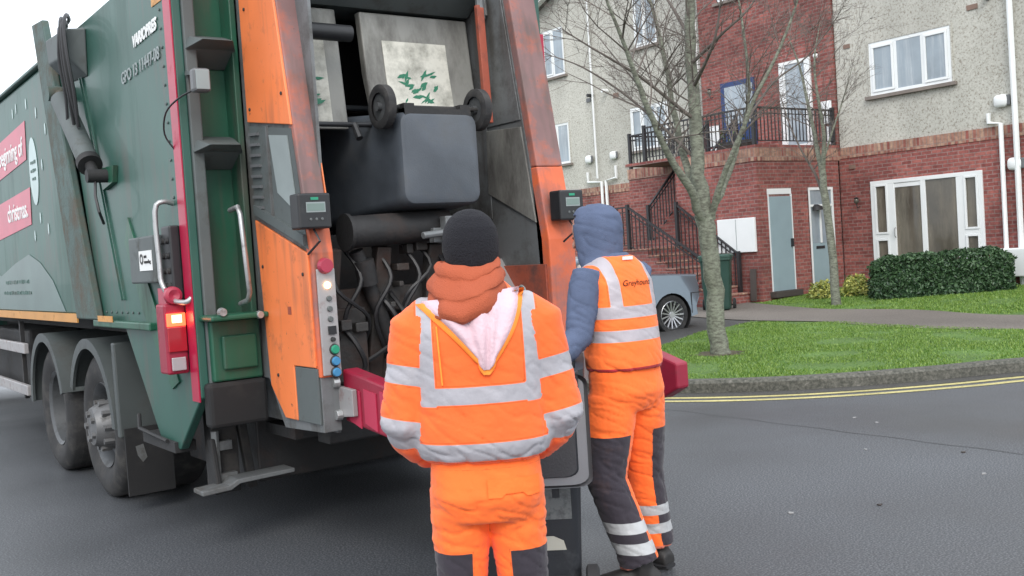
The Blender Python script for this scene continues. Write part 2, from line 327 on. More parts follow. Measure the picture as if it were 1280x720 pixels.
    def build(s, name, material, parent=None, bevel=0, smooth=False, label=None):
        org = parent['_o'] if parent is not None and '_o' in parent else (0,0,0)
        me = s.mesh(name, org); o = bpy.data.objects.new(name, me); col.objects.link(o)
        me.materials.append(M[material])
        if parent is not None: o.parent = parent; o['_o'] = org
        if smooth:
            me.polygons.foreach_set('use_smooth',[True]*len(me.polygons)); me.set_sharp_from_angle(angle=R(smooth if smooth is not True else 40))
        if bevel:
            b = o.modifiers.new('bevel','BEVEL'); b.width = bevel; b.segments = 2; b.limit_method = 'ANGLE'; b.angle_limit = R(35)
        if label: o['label'] = label
        return o
def root(name, loc, label, cat, group=None, rz=0, local=False):
    o = bpy.data.objects.new(name, None); o.empty_display_size = .2; o.location = loc; o.rotation_euler = (0,0,rz); col.objects.link(o)
    o['label'] = label; o['category'] = cat; o['_o'] = (0,0,0) if local else tuple(loc)
    if group: o['group'] = group
    return o
def tag(o, label, cat, group=None, kind=None):
    o['label'] = label; o['category'] = cat
    if group: o['group'] = group
    if kind: o['kind'] = kind
    return o
def struct(mb, name, m, **k):
    o = mb.build(name, m, **k); o['kind'] = 'structure'; return o
def text(s, size, org, xd, yd, m, parent, name='lettering', align='LEFT', bold=0, extrude=.0015, shear=0):
    cu = bpy.data.curves.new(name,'FONT'); cu.body = s; cu.size = size; cu.align_x = align; cu.extrude = extrude; cu.offset = bold; cu.shear = shear; cu.resolution_u = 3
    t = bpy.data.objects.new('t', cu); col.objects.link(t)
    me = bpy.data.meshes.new_from_object(t.evaluated_get(bpy.context.evaluated_depsgraph_get())); bpy.data.objects.remove(t)
    xd, yd = Vector(xd).normalized(), Vector(yd).normalized(); zd = xd.cross(yd)
    po = Vector(parent['_o']) if '_o' in parent else Vector()
    mt = Matrix(((xd.x,yd.x,zd.x,org[0]-po.x),(xd.y,yd.y,zd.y,org[1]-po.y),(xd.z,yd.z,zd.z,org[2]-po.z),(0,0,0,1)))
    me.transform(mt); me.name = name; me.materials.clear(); me.materials.append(M[m])
    o = bpy.data.objects.new(name, me); col.objects.link(o); o.parent = parent; o['_o'] = tuple(po); return o
def copy_tree(o, parent=None):
    c = o.copy(); col.objects.link(c); c.parent = parent
    for ch in list(o.children): copy_tree(ch, c)
    return c

# ================================================================== GROUND
def gz(x, y):
    """height of the verge and lawns"""
    t = max(0, min(1, (x-15)/3.6)); return .12 + .16*t
KERB = [(30,-8),(20,-2.2),(14.5,2.3),(12,4.0),(10.15,5.25),(9.2,5.72),(8.4,6.22),(7.85,6.70),(7.4,7.28),(7.05,7.95),(6.85,8.7),(6.75,9.6),(6.75,10.3)]
def smooth_line(P, n=6):
    P = [Vector((*p,0)) if len(p)==2 else Vector(p) for p in P]; o = []
    for i in range(len(P)-1):
        p0,p1,p2,p3 = P[max(i-1,0)],P[i],P[i+1],P[min(i+2,len(P)-1)]
        for k in range(n):
            t = k/n; o.append(.5*((2*p1)+(p2-p0)*t+(2*p0-5*p1+4*p2-p3)*t*t+(3*p1-p0-3*p2+p3)*t**3))
    o.append(P[-1]); return o
KL = smooth_line(KERB)
def offset(L, d):
    o = []
    for i,p in enumerate(L):
        t = (L[min(i+1,len(L)-1)]-L[max(i-1,0)]).normalized(); o.append(p+Vector((t.y,-t.x,0))*d)   # right of travel = lawn side
    return o
def strip(L, d0, d1, z0, z1=None):
    a, b = offset(L,d0), offset(L,d1); z1 = z0 if z1 is None else z1; m = MB(); n = len(L)
    m.add([(p.x,p.y,z0) for p in a]+[(p.x,p.y,z1) for p in b],[(i,i+1,n+i+1,n+i) for i in range(n-1)]); return m
g = MB(); g.add([(-400,-400,0),(400,-400,0),(400,400,0),(-400,400,0)],[(0,1,2,3)]); struct(g,'road','asphalt')
# kerb with a vertical face and a flat, slightly rounded top
kb = MB(); L0,L1,L2,L3 = offset(KL,0),offset(KL,.03),offset(KL,.15),offset(KL,.15); n = len(KL)
kb.add([(p.x,p.y,-.02) for p in L0]+[(p.x,p.y,.095) for p in L0]+[(p.x,p.y,.125) for p in L1]+[(p.x,p.y,.127) for p in L2]+[(p.x,p.y,.02) for p in L3],
       [(j*n+i,j*n+i+1,(j+1)*n+i+1,(j+1)*n+i) for j in range(4) for i in range(n-1)]); struct(kb,'kerb','kerb_concrete')
struct(strip(KL,-.56,-.465,.004),'yellow_line','yellow_line'); struct(strip(KL,-.36,-.265,.004),'yellow_line','yellow_line')
groundmat('gutter_grit', (.03, .030, .028), (.085, .080, .072), None, 50, .8)
struct(strip(KL,-.24,.0,.004),'gutter','gutter_grit')
sm = MB(); gp = lambda x,y: (lambda d: CAM+d*(-CAM.z/d.z))(F+RT*((x-640)/1280)+UP*((360-y)/1280)); sa,sb = gp(915,522),gp(1279,568); sd9 = (sb-sa); sl = [sa+sd9*t+Vector((.012*math.sin(t*23),.012*math.sin(t*17),0)) for t in [k*.05-.9 for k in range(60)]]
o = strip(sl,-.005,.005,.004); struct(o,'road_seam','tar_seam')
# paved driveway and footpath, verge lawns
dv = MB(); dv.add([(6.75,10.2,.03),(9.8,10.0,.03),(11.4,10.95,.05),(13.1,11.25,.115),(15.3,11.6,.125),(15.3,30,.125),(6.75,30,.03)],[(0,1,2,3,4,5,6)]); struct(dv,'driveway','asphalt_drive')
verge = [p for p in offset(KL,.15)]
vpoly = [(p.x,p.y) for p in verge]+[(9.75,10.1),(11.46,10.95),(12.95,11.25),(13.3,9.7),(13.0,8.83),(12.9,7.6),(12.85,6.7),(13.3,5.0),(17,0.5),(26,-5.5)]
# triangulated lawn with gentle unevenness
def lawn(name, poly, step=.3):
    bm = bmesh.new(); vs = [bm.verts.new((x,y,gz(x,y))) for x,y in poly]; bm.faces.new(vs)
    bmesh.ops.triangulate(bm, faces=bm.faces); me = bpy.data.meshes.new(name); bm.to_mesh(me); bm.free()
    o = bpy.data.objects.new(name, me); col.objects.link(o); me.materials.append(M['soil_grass']); o['kind'] = 'structure'; return o
lawn('verge', vpoly)
pm = MB(); path = smooth_line([(30,-4,0),(20,1.5,0),(15.2,4.6,0),(14,6.6,0),(13.75,8.2,0),(14.3,9.9,0),(14.3,11.7,0),(14.9,13.6,0),(15.6,15.4,0)],5)
a,b = offset(path,-1.05),offset(path,1.0); n = len(path)
pm.add([(p.x,p.y,gz(p.x,p.y)+.006) for p in a]+[(p.x,p.y,gz(p.x,p.y)+.006) for p in b],[(i,i+1,n+i+1,n+i) for i in range(n-1)]); struct(pm,'footpath','path_tarmac')
far = MB(); gx = [13.2,14.5,15,15.6,16.2,16.8,17.7,18.6,24,60]; gy = [-30,-4,0,4,7,9,11.45]
def grid(xs, ys, dz=0):
    m = MB(); m.add([(x,y,gz(x,y)+dz) for x in xs for y in ys],[(i*len(ys)+j,i*len(ys)+j+1,(i+1)*len(ys)+j+1,(i+1)*len(ys)+j) for i in range(len(xs)-1) for j in range(len(ys)-1)]); return m
struct(grid(gx[:], gy, -.006),'lawn','soil_grass')
struct(grid([15,15.6,16.2,16.8,17.7,18.6,24,60],[11.45,13,14.2,40],-.006),'lawn','soil_grass')
# grass blades (uncountable)
def inside(x,y,poly):
    c = False; j = len(poly)-1
    for i in range(len(poly)):
        xi,yi = poly[i]; xj,yj = poly[j]
        if (yi>y)!=(yj>y) and x < (xj-xi)*(y-yi)/(yj-yi)+xi: c = not c
        j = i
    return c
LA = [(p.x,p.y) for p in offset(path,-1.1)]; LB = [(p.x,p.y) for p in offset(path,1.05)]
pathpoly = LA+LB[::-1]
TB = at(900,452,12.55)
so_ = MB(); so_.add([(TB.x+math.cos(k*.42)*(.30+.10*math.sin(k*2.3)),TB.y+math.sin(k*.42)*(.30+.10*math.sin(k*2.3)),.125) for k in range(15)],[tuple(range(15))]); groundmat('bare_soil', (.035, .03, .018), (.10, .085, .045), None, 30, .95)
struct(so_,'bare_soil','bare_soil')
gm = MB(); vs=[]; fs=[]
def blades(n, xr, yr, test, h):
    c = 0
    while c < n:
        x,y = random.uniform(*xr), random.uniform(*yr)
        if not test(x,y): n -= 1; continue
        d = noise.noise(Vector((x*1.3,y*1.3,0)))
        if d < -.28 and random.random() < .8: n -= 1; continue
        hh = h*random.uniform(.5,1.3)*(1+.5*d); a = random.uniform(0,math.pi); wd = .006+.004*random.random(); z = gz(x,y)-.01
        dx,dy = math.cos(a)*wd, math.sin(a)*wd; lx,ly = random.uniform(-.6,.6)*hh, random.uniform(-.6,.6)*hh
        o = len(vs); vs.extend([(x-dx,y-dy,z),(x+dx,y+dy,z),(x+lx,y+ly,z+hh)]); fs.append((o,o+1,o+2)); c += 1
blades(150000,(6.8,13.4),(4.4,11.3),lambda x,y: inside(x,y,vpoly) and (x-TB.x)**2+(y-TB.y)**2 > .09,.030)
blades(60000,(15.0,19),(7,13.75),lambda x,y: not inside(x,y,pathpoly) and not (x>16.3 and y>13.7),.032)
gm.v = [Vector(v) for v in vs]; gm.f = fs
me = bpy.data.meshes.new('grass'); me.from_pydata(vs,[],fs); go = bpy.data.objects.new('grass',me); col.objects.link(go); me.materials.append(M['grass_blade'])
tag(go,'short green grass growing on the verge and the lawn by the brick flats','grass',kind='stuff')
# litter on the road
lit = [(1068,522,'white'),(1096,528,'white'),(1082,562,'white'),(1100,631,'dark'),(989,641,'white'),(1205,565,'dark'),(1230,592,'white')]
for i,(x,y,k) in enumerate(lit):
    d = F + RT*((x-640)/1280) + UP*((360-y)/1280); p = CAM + d*(-(CAM.z-.004)/d.z)
    m = MB(); pts = [(p.x+math.cos(a)*random.uniform(.008,.026), p.y+math.sin(a)*random.uniform(.006,.02)) for a in [j*math.pi/3 for j in range(6)]]
    m.prism(pts,'z',.001,.008); o = m.build('litter','paper' if k=='white' else 'timber')
    tag(o,['pale scrap nearest the yellow lines, left of its pair','pale scrap on the road, second one out from the yellow lines','small pale speck below the two larger scraps on the road','dark torn leaf lying alone on the grey road','lone pale speck on the road right of the worker in the hooded vest','dark speck on the road near the right edge of the picture','pale speck lowest at the right edge of the road'][i],'litter','scraps lying on the road')

# ================================================================== BUILDING
B = root('apartment_building',(19,13.78,.0),'red brick and cream pebbledash flats with a brick balcony block','building')
ZB = 3.29
w1 = MB(); w1.box(19,27,2,13.78,-.1,ZB); w1.build('brick_wall','brick',B)
w2 = MB(); w2.box(19.02,27,2,13.75,ZB,9.6); w2.build('rendered_wall','render',B)
w3 = MB(); w3.box(18.96,26,13.78,17.62,ZB,9.6); w3.build('brick_wall','brick',B)
w4 = MB(); w4.box(20.1,27,17.62,25.6,-.1,3.26); w4.build('brick_wall','brick',B)
w5 = MB(); w5.prism([(17.62,3.26),(25.75,3.26),(25.75,8.75),(23.6,9.6),(17.62,9.6)],'x',20.12,27); w5.build('rendered_wall','render',B)
s = MB(); s.box(18.985,19.0,2,13.78,ZB-.23,ZB-.002); s.build('soldier_course','brick_soldier',B)
s = MB(); s.box(20.08,20.1,18.9,25.6,3.03,3.258); s.build('soldier_course','brick_soldier',B)
# roof
rf = MB(); rf.prism([(18.5,9.6),(27.4,9.6),(23,12.2)],'y',2,17.9); rf.build('roof','roof_tile',B)
rf = MB(); rf.prism([(17.9,9.62),(23.55,9.62),(26.0,8.66),(26.0,8.85),(21.5,11.6),(17.9,11.6)],'x',19.8,27.3); rf.build('roof','roof_tile',B)
fa = MB(); fa.bar((19.85,26.0,8.66),(19.85,23.6,9.6),.05,.2,up=(1,0,0)); fa.build('bargeboard','upvc',B)
# balcony block projecting from the wall
bb = MB(); bb.box(16.28,18.96,13.78,16.05,-.1,3.03); bb.build('balcony_block','brick',B)
bs = MB(); bs.box(16.26,19.0,13.76,16.05,3.032,3.29); bs.build('soldier_course','brick_soldier',B)
bs = MB(); bs.box(16.27,18.955,13.77,17.62,3.293,3.36); bs.build('balcony_slab','brick',B)
# walkway block in front of the left wing
wb = MB(); wb.box(17.5,20.1,17.05,18.85,-.1,3.1); wb.build('walkway_block','brick',B)
wb = MB(); wb.box(17.48,20.07,17.03,18.87,3.102,3.36); wb.build('soldier_course','brick_soldier',B)
wb = MB(); wb.box(17.5,18.955,16.05,17.05,2.9,3.292); wb.build('walkway_slab','brick',B)

def window(y0, y1, z0, z1, X, n=2, glass='glass_pale', opener=True, sill='sill', name='window'):
    """window in a wall facing -X; y0 > y1 so that left comes first"""
    o = MB(); fw = .07
    W = root_part('window', B)
    m = MB(); xs = X-.012
    m.box(xs,X+.05,y1,y0,z1-fw,z1); m.box(xs,X+.05,y1,y0,z0,z0+fw); m.box(xs,X+.05,y1,y1+fw,z0+fw,z1-fw); m.box(xs,X+.05,y0-fw,y0,z0+fw,z1-fw)
    ins = []
    for k in range(1,n):
        yy = y0+(y1-y0)*k/n; m.box(xs,X+.05,yy-fw/2,yy+fw/2,z0+fw,z1-fw)
    fr = m.build(name,'upvc',B,bevel=.006)
    gl = MB(); gl.box(X-.004,X+.0,y1+fw,y0-fw,z0+fw,z1-fw); gl.build('pane',glass,fr)
    if opener:
        for k in range(n):
            a = y0+(y1-y0)*k/n - (fw if k==0 else fw/2); b = y0+(y1-y0)*(k+1)/n + (fw if k==n-1 else fw/2)
            if k%2==0:
                c = MB(); t=.05; xx=X-.03
                c.box(xx,X-.005,b,a,z1-fw-t,z1-fw); c.box(xx,X-.005,b,a,z0+fw,z0+fw+t); c.box(xx,X-.005,b,b+t,z0+fw+t,z1-fw-t); c.box(xx,X-.005,a-t,a,z0+fw+t,z1-fw-t)
                c.build('casement','upvc',fr,bevel=.004)
    if sill:
        sm_ = MB(); sm_.box(X-.09,X,y1-.1,y0+.1,z0-.075,z0-.002); sm_.build('sill',sill,fr,bevel=.005)
    # dark reveal line round the opening
    rv = MB(); t=.035; xx=X-.022
    rv.box(xx,X-.001,y1-t,y0+t,z1+.001,z1+t); rv.box(xx,X-.001,y0+.001,y0+t,z0,z1); rv.box(xx,X-.001,y1-t,y1-.001,z0,z1); rv.build('reveal','render' if z0>3 and X!=18.96 else 'brick',fr)
    return fr
def root_part(*a): return None
window(12.92,11.09,4.28,5.38,19.02,3)
window(21.45,19.95,4.12,5.33,20.12,3)
window(25.3,24.2,4.10,5.34,20.12,2)
window(25.25,24.2,6.80,8.26,20.12,2)
window(21.1,20.2,6.95,8.5,20.12,2)
window(16.95,15.6,7.15,8.4,18.96,3)
# patio window on the ground floor
y0,y1,z0,z1 = 13.02,10.56,.34,2.50
pf = MB(); X=19.0
for (a,b,c,d) in [(y1,y0,z1-.08,z1),(y1,y0,z0,z0+.1),(y0-.09,y0,z0+.1,z1-.08),(y1,y1+.09,z0+.1,z1-.08),(y0-.56,y0-.40,z0+.1,z1-.08),(y1+.38,y1+.54,z0+.1,z1-.08),(11.76,11.87,z0+.1,z1-.08),(y0-.40,y0-.09,1.28,1.38),(y1+.09,y1+.38,1.28,1.38)]:
    pf.box(X-.035,X+.03,a,b,c,d)
pfo = pf.build('patio_window','upvc',B,bevel=.006)
gl = MB(); gl.box(X-.006,X-.002,y1+.05,y0-.05,z0+.05,z1-.05); gl.build('pane','glass_dark',pfo)
for (a,b) in ((y0-.40,y0-.09),(y1+.09,y1+.38)):
    c = MB(); t=.04
    for (zz0,zz1) in ((1.38,z1-.08),(z0+.1,1.28)):
        c.box(X-.05,X-.01,a,b,zz1-t,zz1); c.box(X-.05,X-.01,a,b,zz0,zz0+t); c.box(X-.05,X-.01,a,a+t,zz0+t,zz1-t); c.box(X-.05,X-.01,b-t,b,zz0+t,zz1-t)
    c.build('casement','upvc',pfo,bevel=.004)
c = MB(); c.box(X-.02,X-.008,11.87,12.46,z1-.17,z1-.085); c.build('rail','upvc',pfo)
c = MB(); c.tube([(X-.05,12.46,1.30),(X-.09,12.46,1.33),(X-.09,12.46,1.48),(X-.05,12.46,1.5)],.012,6); c.build('handle','galvanised',pfo)
# doors in the balcony block, facing -Y
d = MB(); d.box(16.60,17.27,13.75,13.778,.36,2.30); dd = d.build('door','door_blue_grey',B,bevel=.004)
d = MB(); d.box(16.56,17.31,13.765,13.778,2.345,2.46); d.box(17.272,17.31,13.755,13.778,.36,2.343); d.box(16.57,16.598,13.765,13.778,.36,2.343); d.build('frame','upvc',dd)
d = MB(); d.box(17.20,17.24,13.70,13.75,1.25,1.42); d.build('handle','iron_black',dd)
d = MB(); d.box(16.5,17.35,13.62,13.778,.24,.355); d.build('step','timber',dd)
d = MB(); d.box(17.88,18.60,13.75,13.778,.40,1.28); dd = d.build('door','door_blue_grey',B,bevel=.004)
d = MB(); d.box(17.88,18.60,13.755,13.778,1.283,2.40); d.build('pane','glass_pale',dd)
d = MB(); 
for (a,b,c_,e) in ((17.84,17.88,.4,2.46),(18.60,18.66,.4,2.46),(17.88,18.60,2.403,2.46),(18.17,18.22,1.285,2.05),(17.88,18.60,2.05,2.10)): d.box(a,b,13.73,13.753,c_,e)
d.build('frame','upvc',dd,bevel=.003)
d = MB(); d.box(18.02,18.30,13.74,13.749,1.16,1.22); d.build('letter_plate','iron_black',dd)
d = MB(); d.rings([((18.05,13.66,1.98),(.15,0,0),(0,.10,0)),((18.05,13.68,2.05),(.12,0,0),(0,.08,0)),((18.05,13.72,2.10),(.05,0,0),(0,.03,0))],12); d.build('door_hood','iron_black',dd,smooth=True)
# balcony doors facing -X
d = MB(); d.box(18.92,18.958,15.95,16.98,3.362,5.22); dd = d.build('door','door_navy',B,bevel=.004)
d = MB(); d.box(18.90,18.918,15.99,16.84,4.2,5.10); d.build('pane','glass_pale',dd)
d = MB(); d.box(18.905,18.918,16.04,16.8,3.45,4.1); d.build('panel','door_navy',dd,bevel=.01)
d = MB()
for (a,b,c_,e) in ((14.35,14.42,3.362,5.38),(15.13,15.20,3.362,5.38),(14.42,15.13,5.31,5.38),(14.42,15.13,3.362,3.5),(14.42,14.50,3.5,5.31),(15.04,15.13,3.5,5.31)): d.box(18.90,18.958,a,b,c_,e)
dd = d.build('door','upvc',B,bevel=.005)
d = MB(); d.box(18.925,18.935,14.50,15.04,3.5,5.31); d.build('pane','glass_pale',dd)
# pipes, meter boxes, vents, lamps
def pipe(pts, r=.035, m='upvc', name='drainpipe'): p = MB(); p.tube(pts,r,8); return p.build(name,m,B,smooth=True)
pipe([(18.94,10.36,3.55),(18.94,10.36,3.36),(18.94,10.13,3.33),(18.94,10.13,.3)],.045)
pipe([(18.93,9.88,9.5),(18.93,9.84,3.0),(18.93,9.84,.25)],.055)
pipe([(20.03,22.92,9.4),(20.03,22.92,3.5)],.03)
pipe([(20.03,23.35,3.72),(20.03,23.35,3.42),(20.03,22.75,3.38),(20.03,22.75,1.5)],.045)
pipe([(20.03,22.1,3.8),(20.03,22.1,3.45),(20.03,22.55,3.40),(20.03,22.55,1.5)],.045)
pipe([(18.90,17.70,9.5),(18.90,17.70,3.4)],.06)
pipe([(20.03,18.3,9.4),(20.03,18.3,3.4)],.045)
def oval(X,y,z): e = MB(); e.ell((X,y,z),(.07,.14,.12),16,10,fn=lambda v: Vector((v.x,math.copysign(abs(v.y/.14)**.6*.14,v.y),math.copysign(abs(v.z/.12)**.6*.12,v.z)))); e.build('flue_cover','upvc',B,smooth=True); k = MB(); k.box(X-.03,X+.01,y-.19,y-.10,z-.10,z+.10); k.build('flue_cover','iron_grey',B,bevel=.02)
oval(18.97,10.12,3.75); oval(18.95,9.90,2.55); oval(20.06,23.3,4.1); oval(20.06,22.2,4.1)
def vent(X,y,z,h=.09,ww=.16,m='vent_brown'): v = MB(); v.box(X-.02,X,y-ww/2,y+ww/2,z-h/2,z+h/2); v.build('air_brick',m,B,bevel=.004)
vent(19.02,13.45,5.43); vent(19.02,10.62,5.62,.1,.22); vent(20.12,23.2,5.85,.12,.2,'iron_grey'); vent(20.12,22.0,5.8,.14,.22); vent(19.0,13.45,2.86)
p = MB(); p.cyl((18.85,10.3,5.72),(19.02,10.3,5.72),.05); p.build('flue','iron_grey',B,smooth=True)
p = MB(); p.cyl((19.9,23.0,5.95),(20.12,23.0,5.95),.05); p.build('flue','iron_black',B,smooth=True)
p = MB(); p.cyl((19.9,22.35,5.98),(20.12,22.35,5.98),.05); p.build('flue','upvc',B,smooth=True)
for (X,ya,yb,za,zb) in ((18.92,17.1,17.45,3.75,4.25),(18.92,17.1,17.42,3.38,3.70),(18.92,13.86,14.12,3.85,4.35),(18.92,13.84,14.02,3.4,3.8)):
    v = MB(); v.box(X,18.957,ya,yb,za,zb); v.build('meter_box','upvc',B,bevel=.01)
v = MB(); v.box(18.72,18.99,8.9,10.25,.45,.98); v.build('gas_meter_box','upvc',B,bevel=.02)
v = MB(); v.box(16.22,16.278,13.86,14.86,1.20,1.90); bdr = v.build('meter_cupboard','upvc',B,bevel=.008)
v = MB(); v.box(16.212,16.219,14.345,14.352,1.22,1.88); v.build('seam','label_grey',bdr)
def lantern(X,y,z,white_globe=False):
    l = MB(); l.tube([(X,y,z-.05),(X-.10,y,z-.08),(X-.12,y,z+.02)],.012,6); o = l.build('wall_lamp','iron_black',B,smooth=True); l = MB(); l.lathe([(-.02,.03),(.0,.06),(.02,.02)],'z',(X-.12,y,z+.13),12); l.build('cap','iron_black',o,smooth=True)
    e = MB(); e.ell((X-.12,y,z+.07),(.055,.055,.065),14,8); e.build('lamp_shade','upvc' if white_globe else 'glass_dark',o,smooth=True)  # plain white globe on one lamp, dark glass on the rest
lantern(18.95,14.12,5.28,True); lantern(18.95,17.25,5.0); lantern(18.98,13.3,2.05)
# railings
def railing(P, h=.9, posts=True, name='railing', step=.11, m='iron_black'):
    """P: floor-level points; square posts, top and bottom rail, square balusters"""
    t = MB()
    for a,b in zip(P[:-1],P[1:]):
        a,b = Vector(a),Vector(b); t.bar(a+Vector((0,0,h)),b+Vector((0,0,h)),.05,.035); t.bar(a+Vector((0,0,h-.11)),b+Vector((0,0,h-.11)),.02,.02) ; t.bar(a+Vector((0,0,.09)),b+Vector((0,0,.09)),.03,.02)
    o = t.build(name,m,B)
    s_ = MB()
    for a,b in zip(P[:-1],P[1:]):
        a,b = Vector(a),Vector(b); L = (b-a).length; k = int(L/step)
        for i in range(1,k):
            p = a.lerp(b,i/k); s_.box(p.x-.009,p.x+.009,p.y-.009,p.y+.009,p.z+.09,p.z+h)
    s_.build('balusters',m,o)
    for p in P:
        q = MB(); q.box(p[0]-.035,p[0]+.035,p[1]-.035,p[1]+.035,p[2]-.02,p[2]+h+.06); q.build('post',m,o)
    return o
railing([(16.33,17.0,3.36),(16.33,13.83,3.36),(18.9,13.83,3.36)],.76)
railing([(20.0,18.8,3.36),(17.55,18.8,3.36),(17.55,17.1,3.36)],.82)
# staircase, dog-legged
S = root('brick_staircase',(15.7,14.2,.12),'brick steps with black iron railings climbing to the first floor beside the balcony block','staircase')
st = MB(); nst = 8; zb = .2; 
for i in range(nst):
    y = 14.1+i*.26; z = zb+(i+1)*.146; st.box(15.2,16.25,y,y+.26 if i<nst-1 else y+.26,-.1,z)
st.box(15.2,16.25,14.1+nst*.26,17.0,-.1,zb+nst*.146)
st.build('lower_flight','brick',S)
tr = MB()
for i in range(nst):
    y = 14.1+i*.26; z = zb+(i+1)*.146; tr.box(15.18,16.25,y-.02,y+.262,z+.002,z+.03)
tr.box(15.18,16.25,14.1+nst*.26,17.0,zb+nst*.146+.002,zb+nst*.146+.03); tr.build('treads','brick_soldier',S)
zl = zb+nst*.146+.03; m2 = 11; st = MB()
for i in range(m2):
    x = 16.26+i*.2; z = zl+(i+1)*(3.30-zl)/m2; st.box(x,x+.2,16.08,17.0,-.1,z)
st.build('upper_flight','brick',S)
def srail(P,h=.92):
    o_ = railing(P,h,step=.13); o_.parent = S; dl = Vector(B['_o'])-Vector(S['_o']); o_.location = dl; o_.name = 'railing'; return o_
srail([(15.22,17.0,zl),(15.22,16.5,zl),(15.22,14.2,.1)]); srail([(16.2,16.0,zl),(16.2,14.3,.25)])
srail([(16.3,16.98,zl),(18.4,16.98,3.36)]); srail([(16.3,16.1,zl),(18.4,16.1,3.36)])
# things by the wall
t = MB(); t.bar((16.18,13.95,.2),(16.24,13.97,.85),.14,.03,up=(1,0,0)); o = t.build('plank','timber'); tag(o,'short dark board leaning on the brick wall below the white cupboard','board')
po = MB(); po.box(14.55,14.61,13.40,13.46,.05,1.20); o = po.build('post','iron_black'); tag(o,'black upright post standing between the big tree and the blue-grey door','post')
po = MB()
for i in range(60):
    a,b_,c_ = random.uniform(-.2,.2),random.uniform(-.5,.5),random.uniform(0,.35)
    p = Vector((16.6,14.55+b_*.8,3.40+c_)); q = Vector((random.uniform(-1,1),random.uniform(-1,1),random.uniform(-.3,1))).normalized()*.10; r_ = q.cross(Vector((0,0,1)))*.35
    po.add([p+Vector((a,0,0)),p+Vector((a,0,0))+q*.5+r_,p+Vector((a,0,0))+q,p+Vector((a,0,0))+q*.5-r_],[(0,1,2,3)])
po_root = root('potted_plant',(16.6,14.5,3.36),'small green plant in a long pot on the balcony behind the railing','plant')
po.build('foliage','leaf_pot',po_root); pp = MB(); pp.box(16.48,16.72,14.15,14.95,3.362,3.52); pp.build('pot','timber',po_root,bevel=.01)

# ================================================================== PLANTS
def leafy(n, sampler, size, mb=None):
    m = mb or MB()
    for _ in range(n):
        p, nr = sampler(); d = Vector((random.gauss(0,1),random.gauss(0,1),random.gauss(0,1))).normalized()
        q = (nr*.8+d).normalized(); t = q.cross(Vector((random.gauss(0,1),random.gauss(0,1),random.gauss(0,1)))).normalized(); s_ = size*random.uniform(.6,1.3)
        w_ = t.cross(q)*s_*.24; t = t*s_*.5
        m.add([p-t,p+w_+q*s_*.06,p+t,p-w_+q*s_*.06],[(0,1,2,3)])
    return m
H = root('hedge',(17.6,10.7,.21),'low clipped dark green hedge in front of the wide white patio window','hedge')
ha = Vector((16.98,11.42,.20)); hb = Vector((18.25,9.95,.23)); hd = (hb-ha); hl = hd.length; hd.normalize(); hn = Vector((hd.y,-hd.x,0))
if hn.x > 0: hn = -hn
def hs():
    t = random.uniform(-.12,1.1); f_ = random.random()
    h = .74+.05*noise.noise(Vector((t*4,3,1)))
    if f_ < .5: s_ = -1*.40; z = random.uniform(0,h); nr = hn
    elif f_ < .8: s_ = random.uniform(-.4,.4); z = h; nr = Vector((0,0,1))
    elif f_<.9: s_ = random.uniform(-.4,.4); z = random.uniform(0,h); nr = hd*(1 if random.random()<.5 else -1); t = 1.1 if nr.dot(hd)>0 else -.12
    else: s_ = random.uniform(-.35,.35); z = random.uniform(.05,h-.05); nr = Vector((0,0,1))
    end = 1-abs(max(-t,t-1,0))*1.5
    p = ha+hd*(t*hl)+(-hn)*(s_)*end*-1*-1 + Vector((0,0,z*end))
    p = ha+hd*(t*hl) - hn*s_*-1*-1*1.0 + Vector((0,0,z*end)) if False else ha+hd*(t*hl) + hn*(-s_)*end + Vector((0,0,z*end))
    b_ = .06*noise.noise(p*3.2)+.045*noise.noise(p*9); p = p + nr*(b_+random.uniform(-.05,.035)); return p, nr
leafy(15000,hs,.075).build('foliage','leaf_hedge',H)
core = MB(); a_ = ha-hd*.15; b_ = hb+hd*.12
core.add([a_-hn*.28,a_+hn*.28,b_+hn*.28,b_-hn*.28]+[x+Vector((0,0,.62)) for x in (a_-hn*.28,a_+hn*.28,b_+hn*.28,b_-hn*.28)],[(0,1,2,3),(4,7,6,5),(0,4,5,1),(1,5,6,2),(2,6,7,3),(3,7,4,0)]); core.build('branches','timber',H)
def shrub(x,y,rx,ry,h,n,label,m='leaf_yellow',size=.07):
    r_ = root('shrub',(x,y,gz(x,y)),label,'shrub','yellow shrubs by the flats')
    def sm():
        a = random.uniform(0,2*math.pi); e = math.asin(random.uniform(0,1)); rr = random.uniform(.6,1)*(1+.25*noise.noise(Vector((a*1.5,e*2,x))))
        v = Vector((math.cos(a)*math.cos(e),math.sin(a)*math.cos(e),math.sin(e))); return Vector((x+v.x*rx*rr,y+v.y*ry*rr,gz(x,y)+v.z*h*rr)), v
    leafy(n,sm,size).build('foliage',m,r_)
    b = MB()
    for k in range(7):
        a = k*.9; b.tube([(x,y,gz(x,y)-.02),(x+math.cos(a)*rx*.5,y+math.sin(a)*ry*.5,gz(x,y)+h*.7)],[.012,.005],5)
    b.build('stems','twig',r_)
shrub(17.0,12.88,.30,.30,.36,1100,'yellow-green variegated shrub left of the thin tree by the blue-grey doors')
shrub(17.38,12.35,.32,.34,.42,1400,'yellow variegated shrub between the thin tree and the dark hedge')

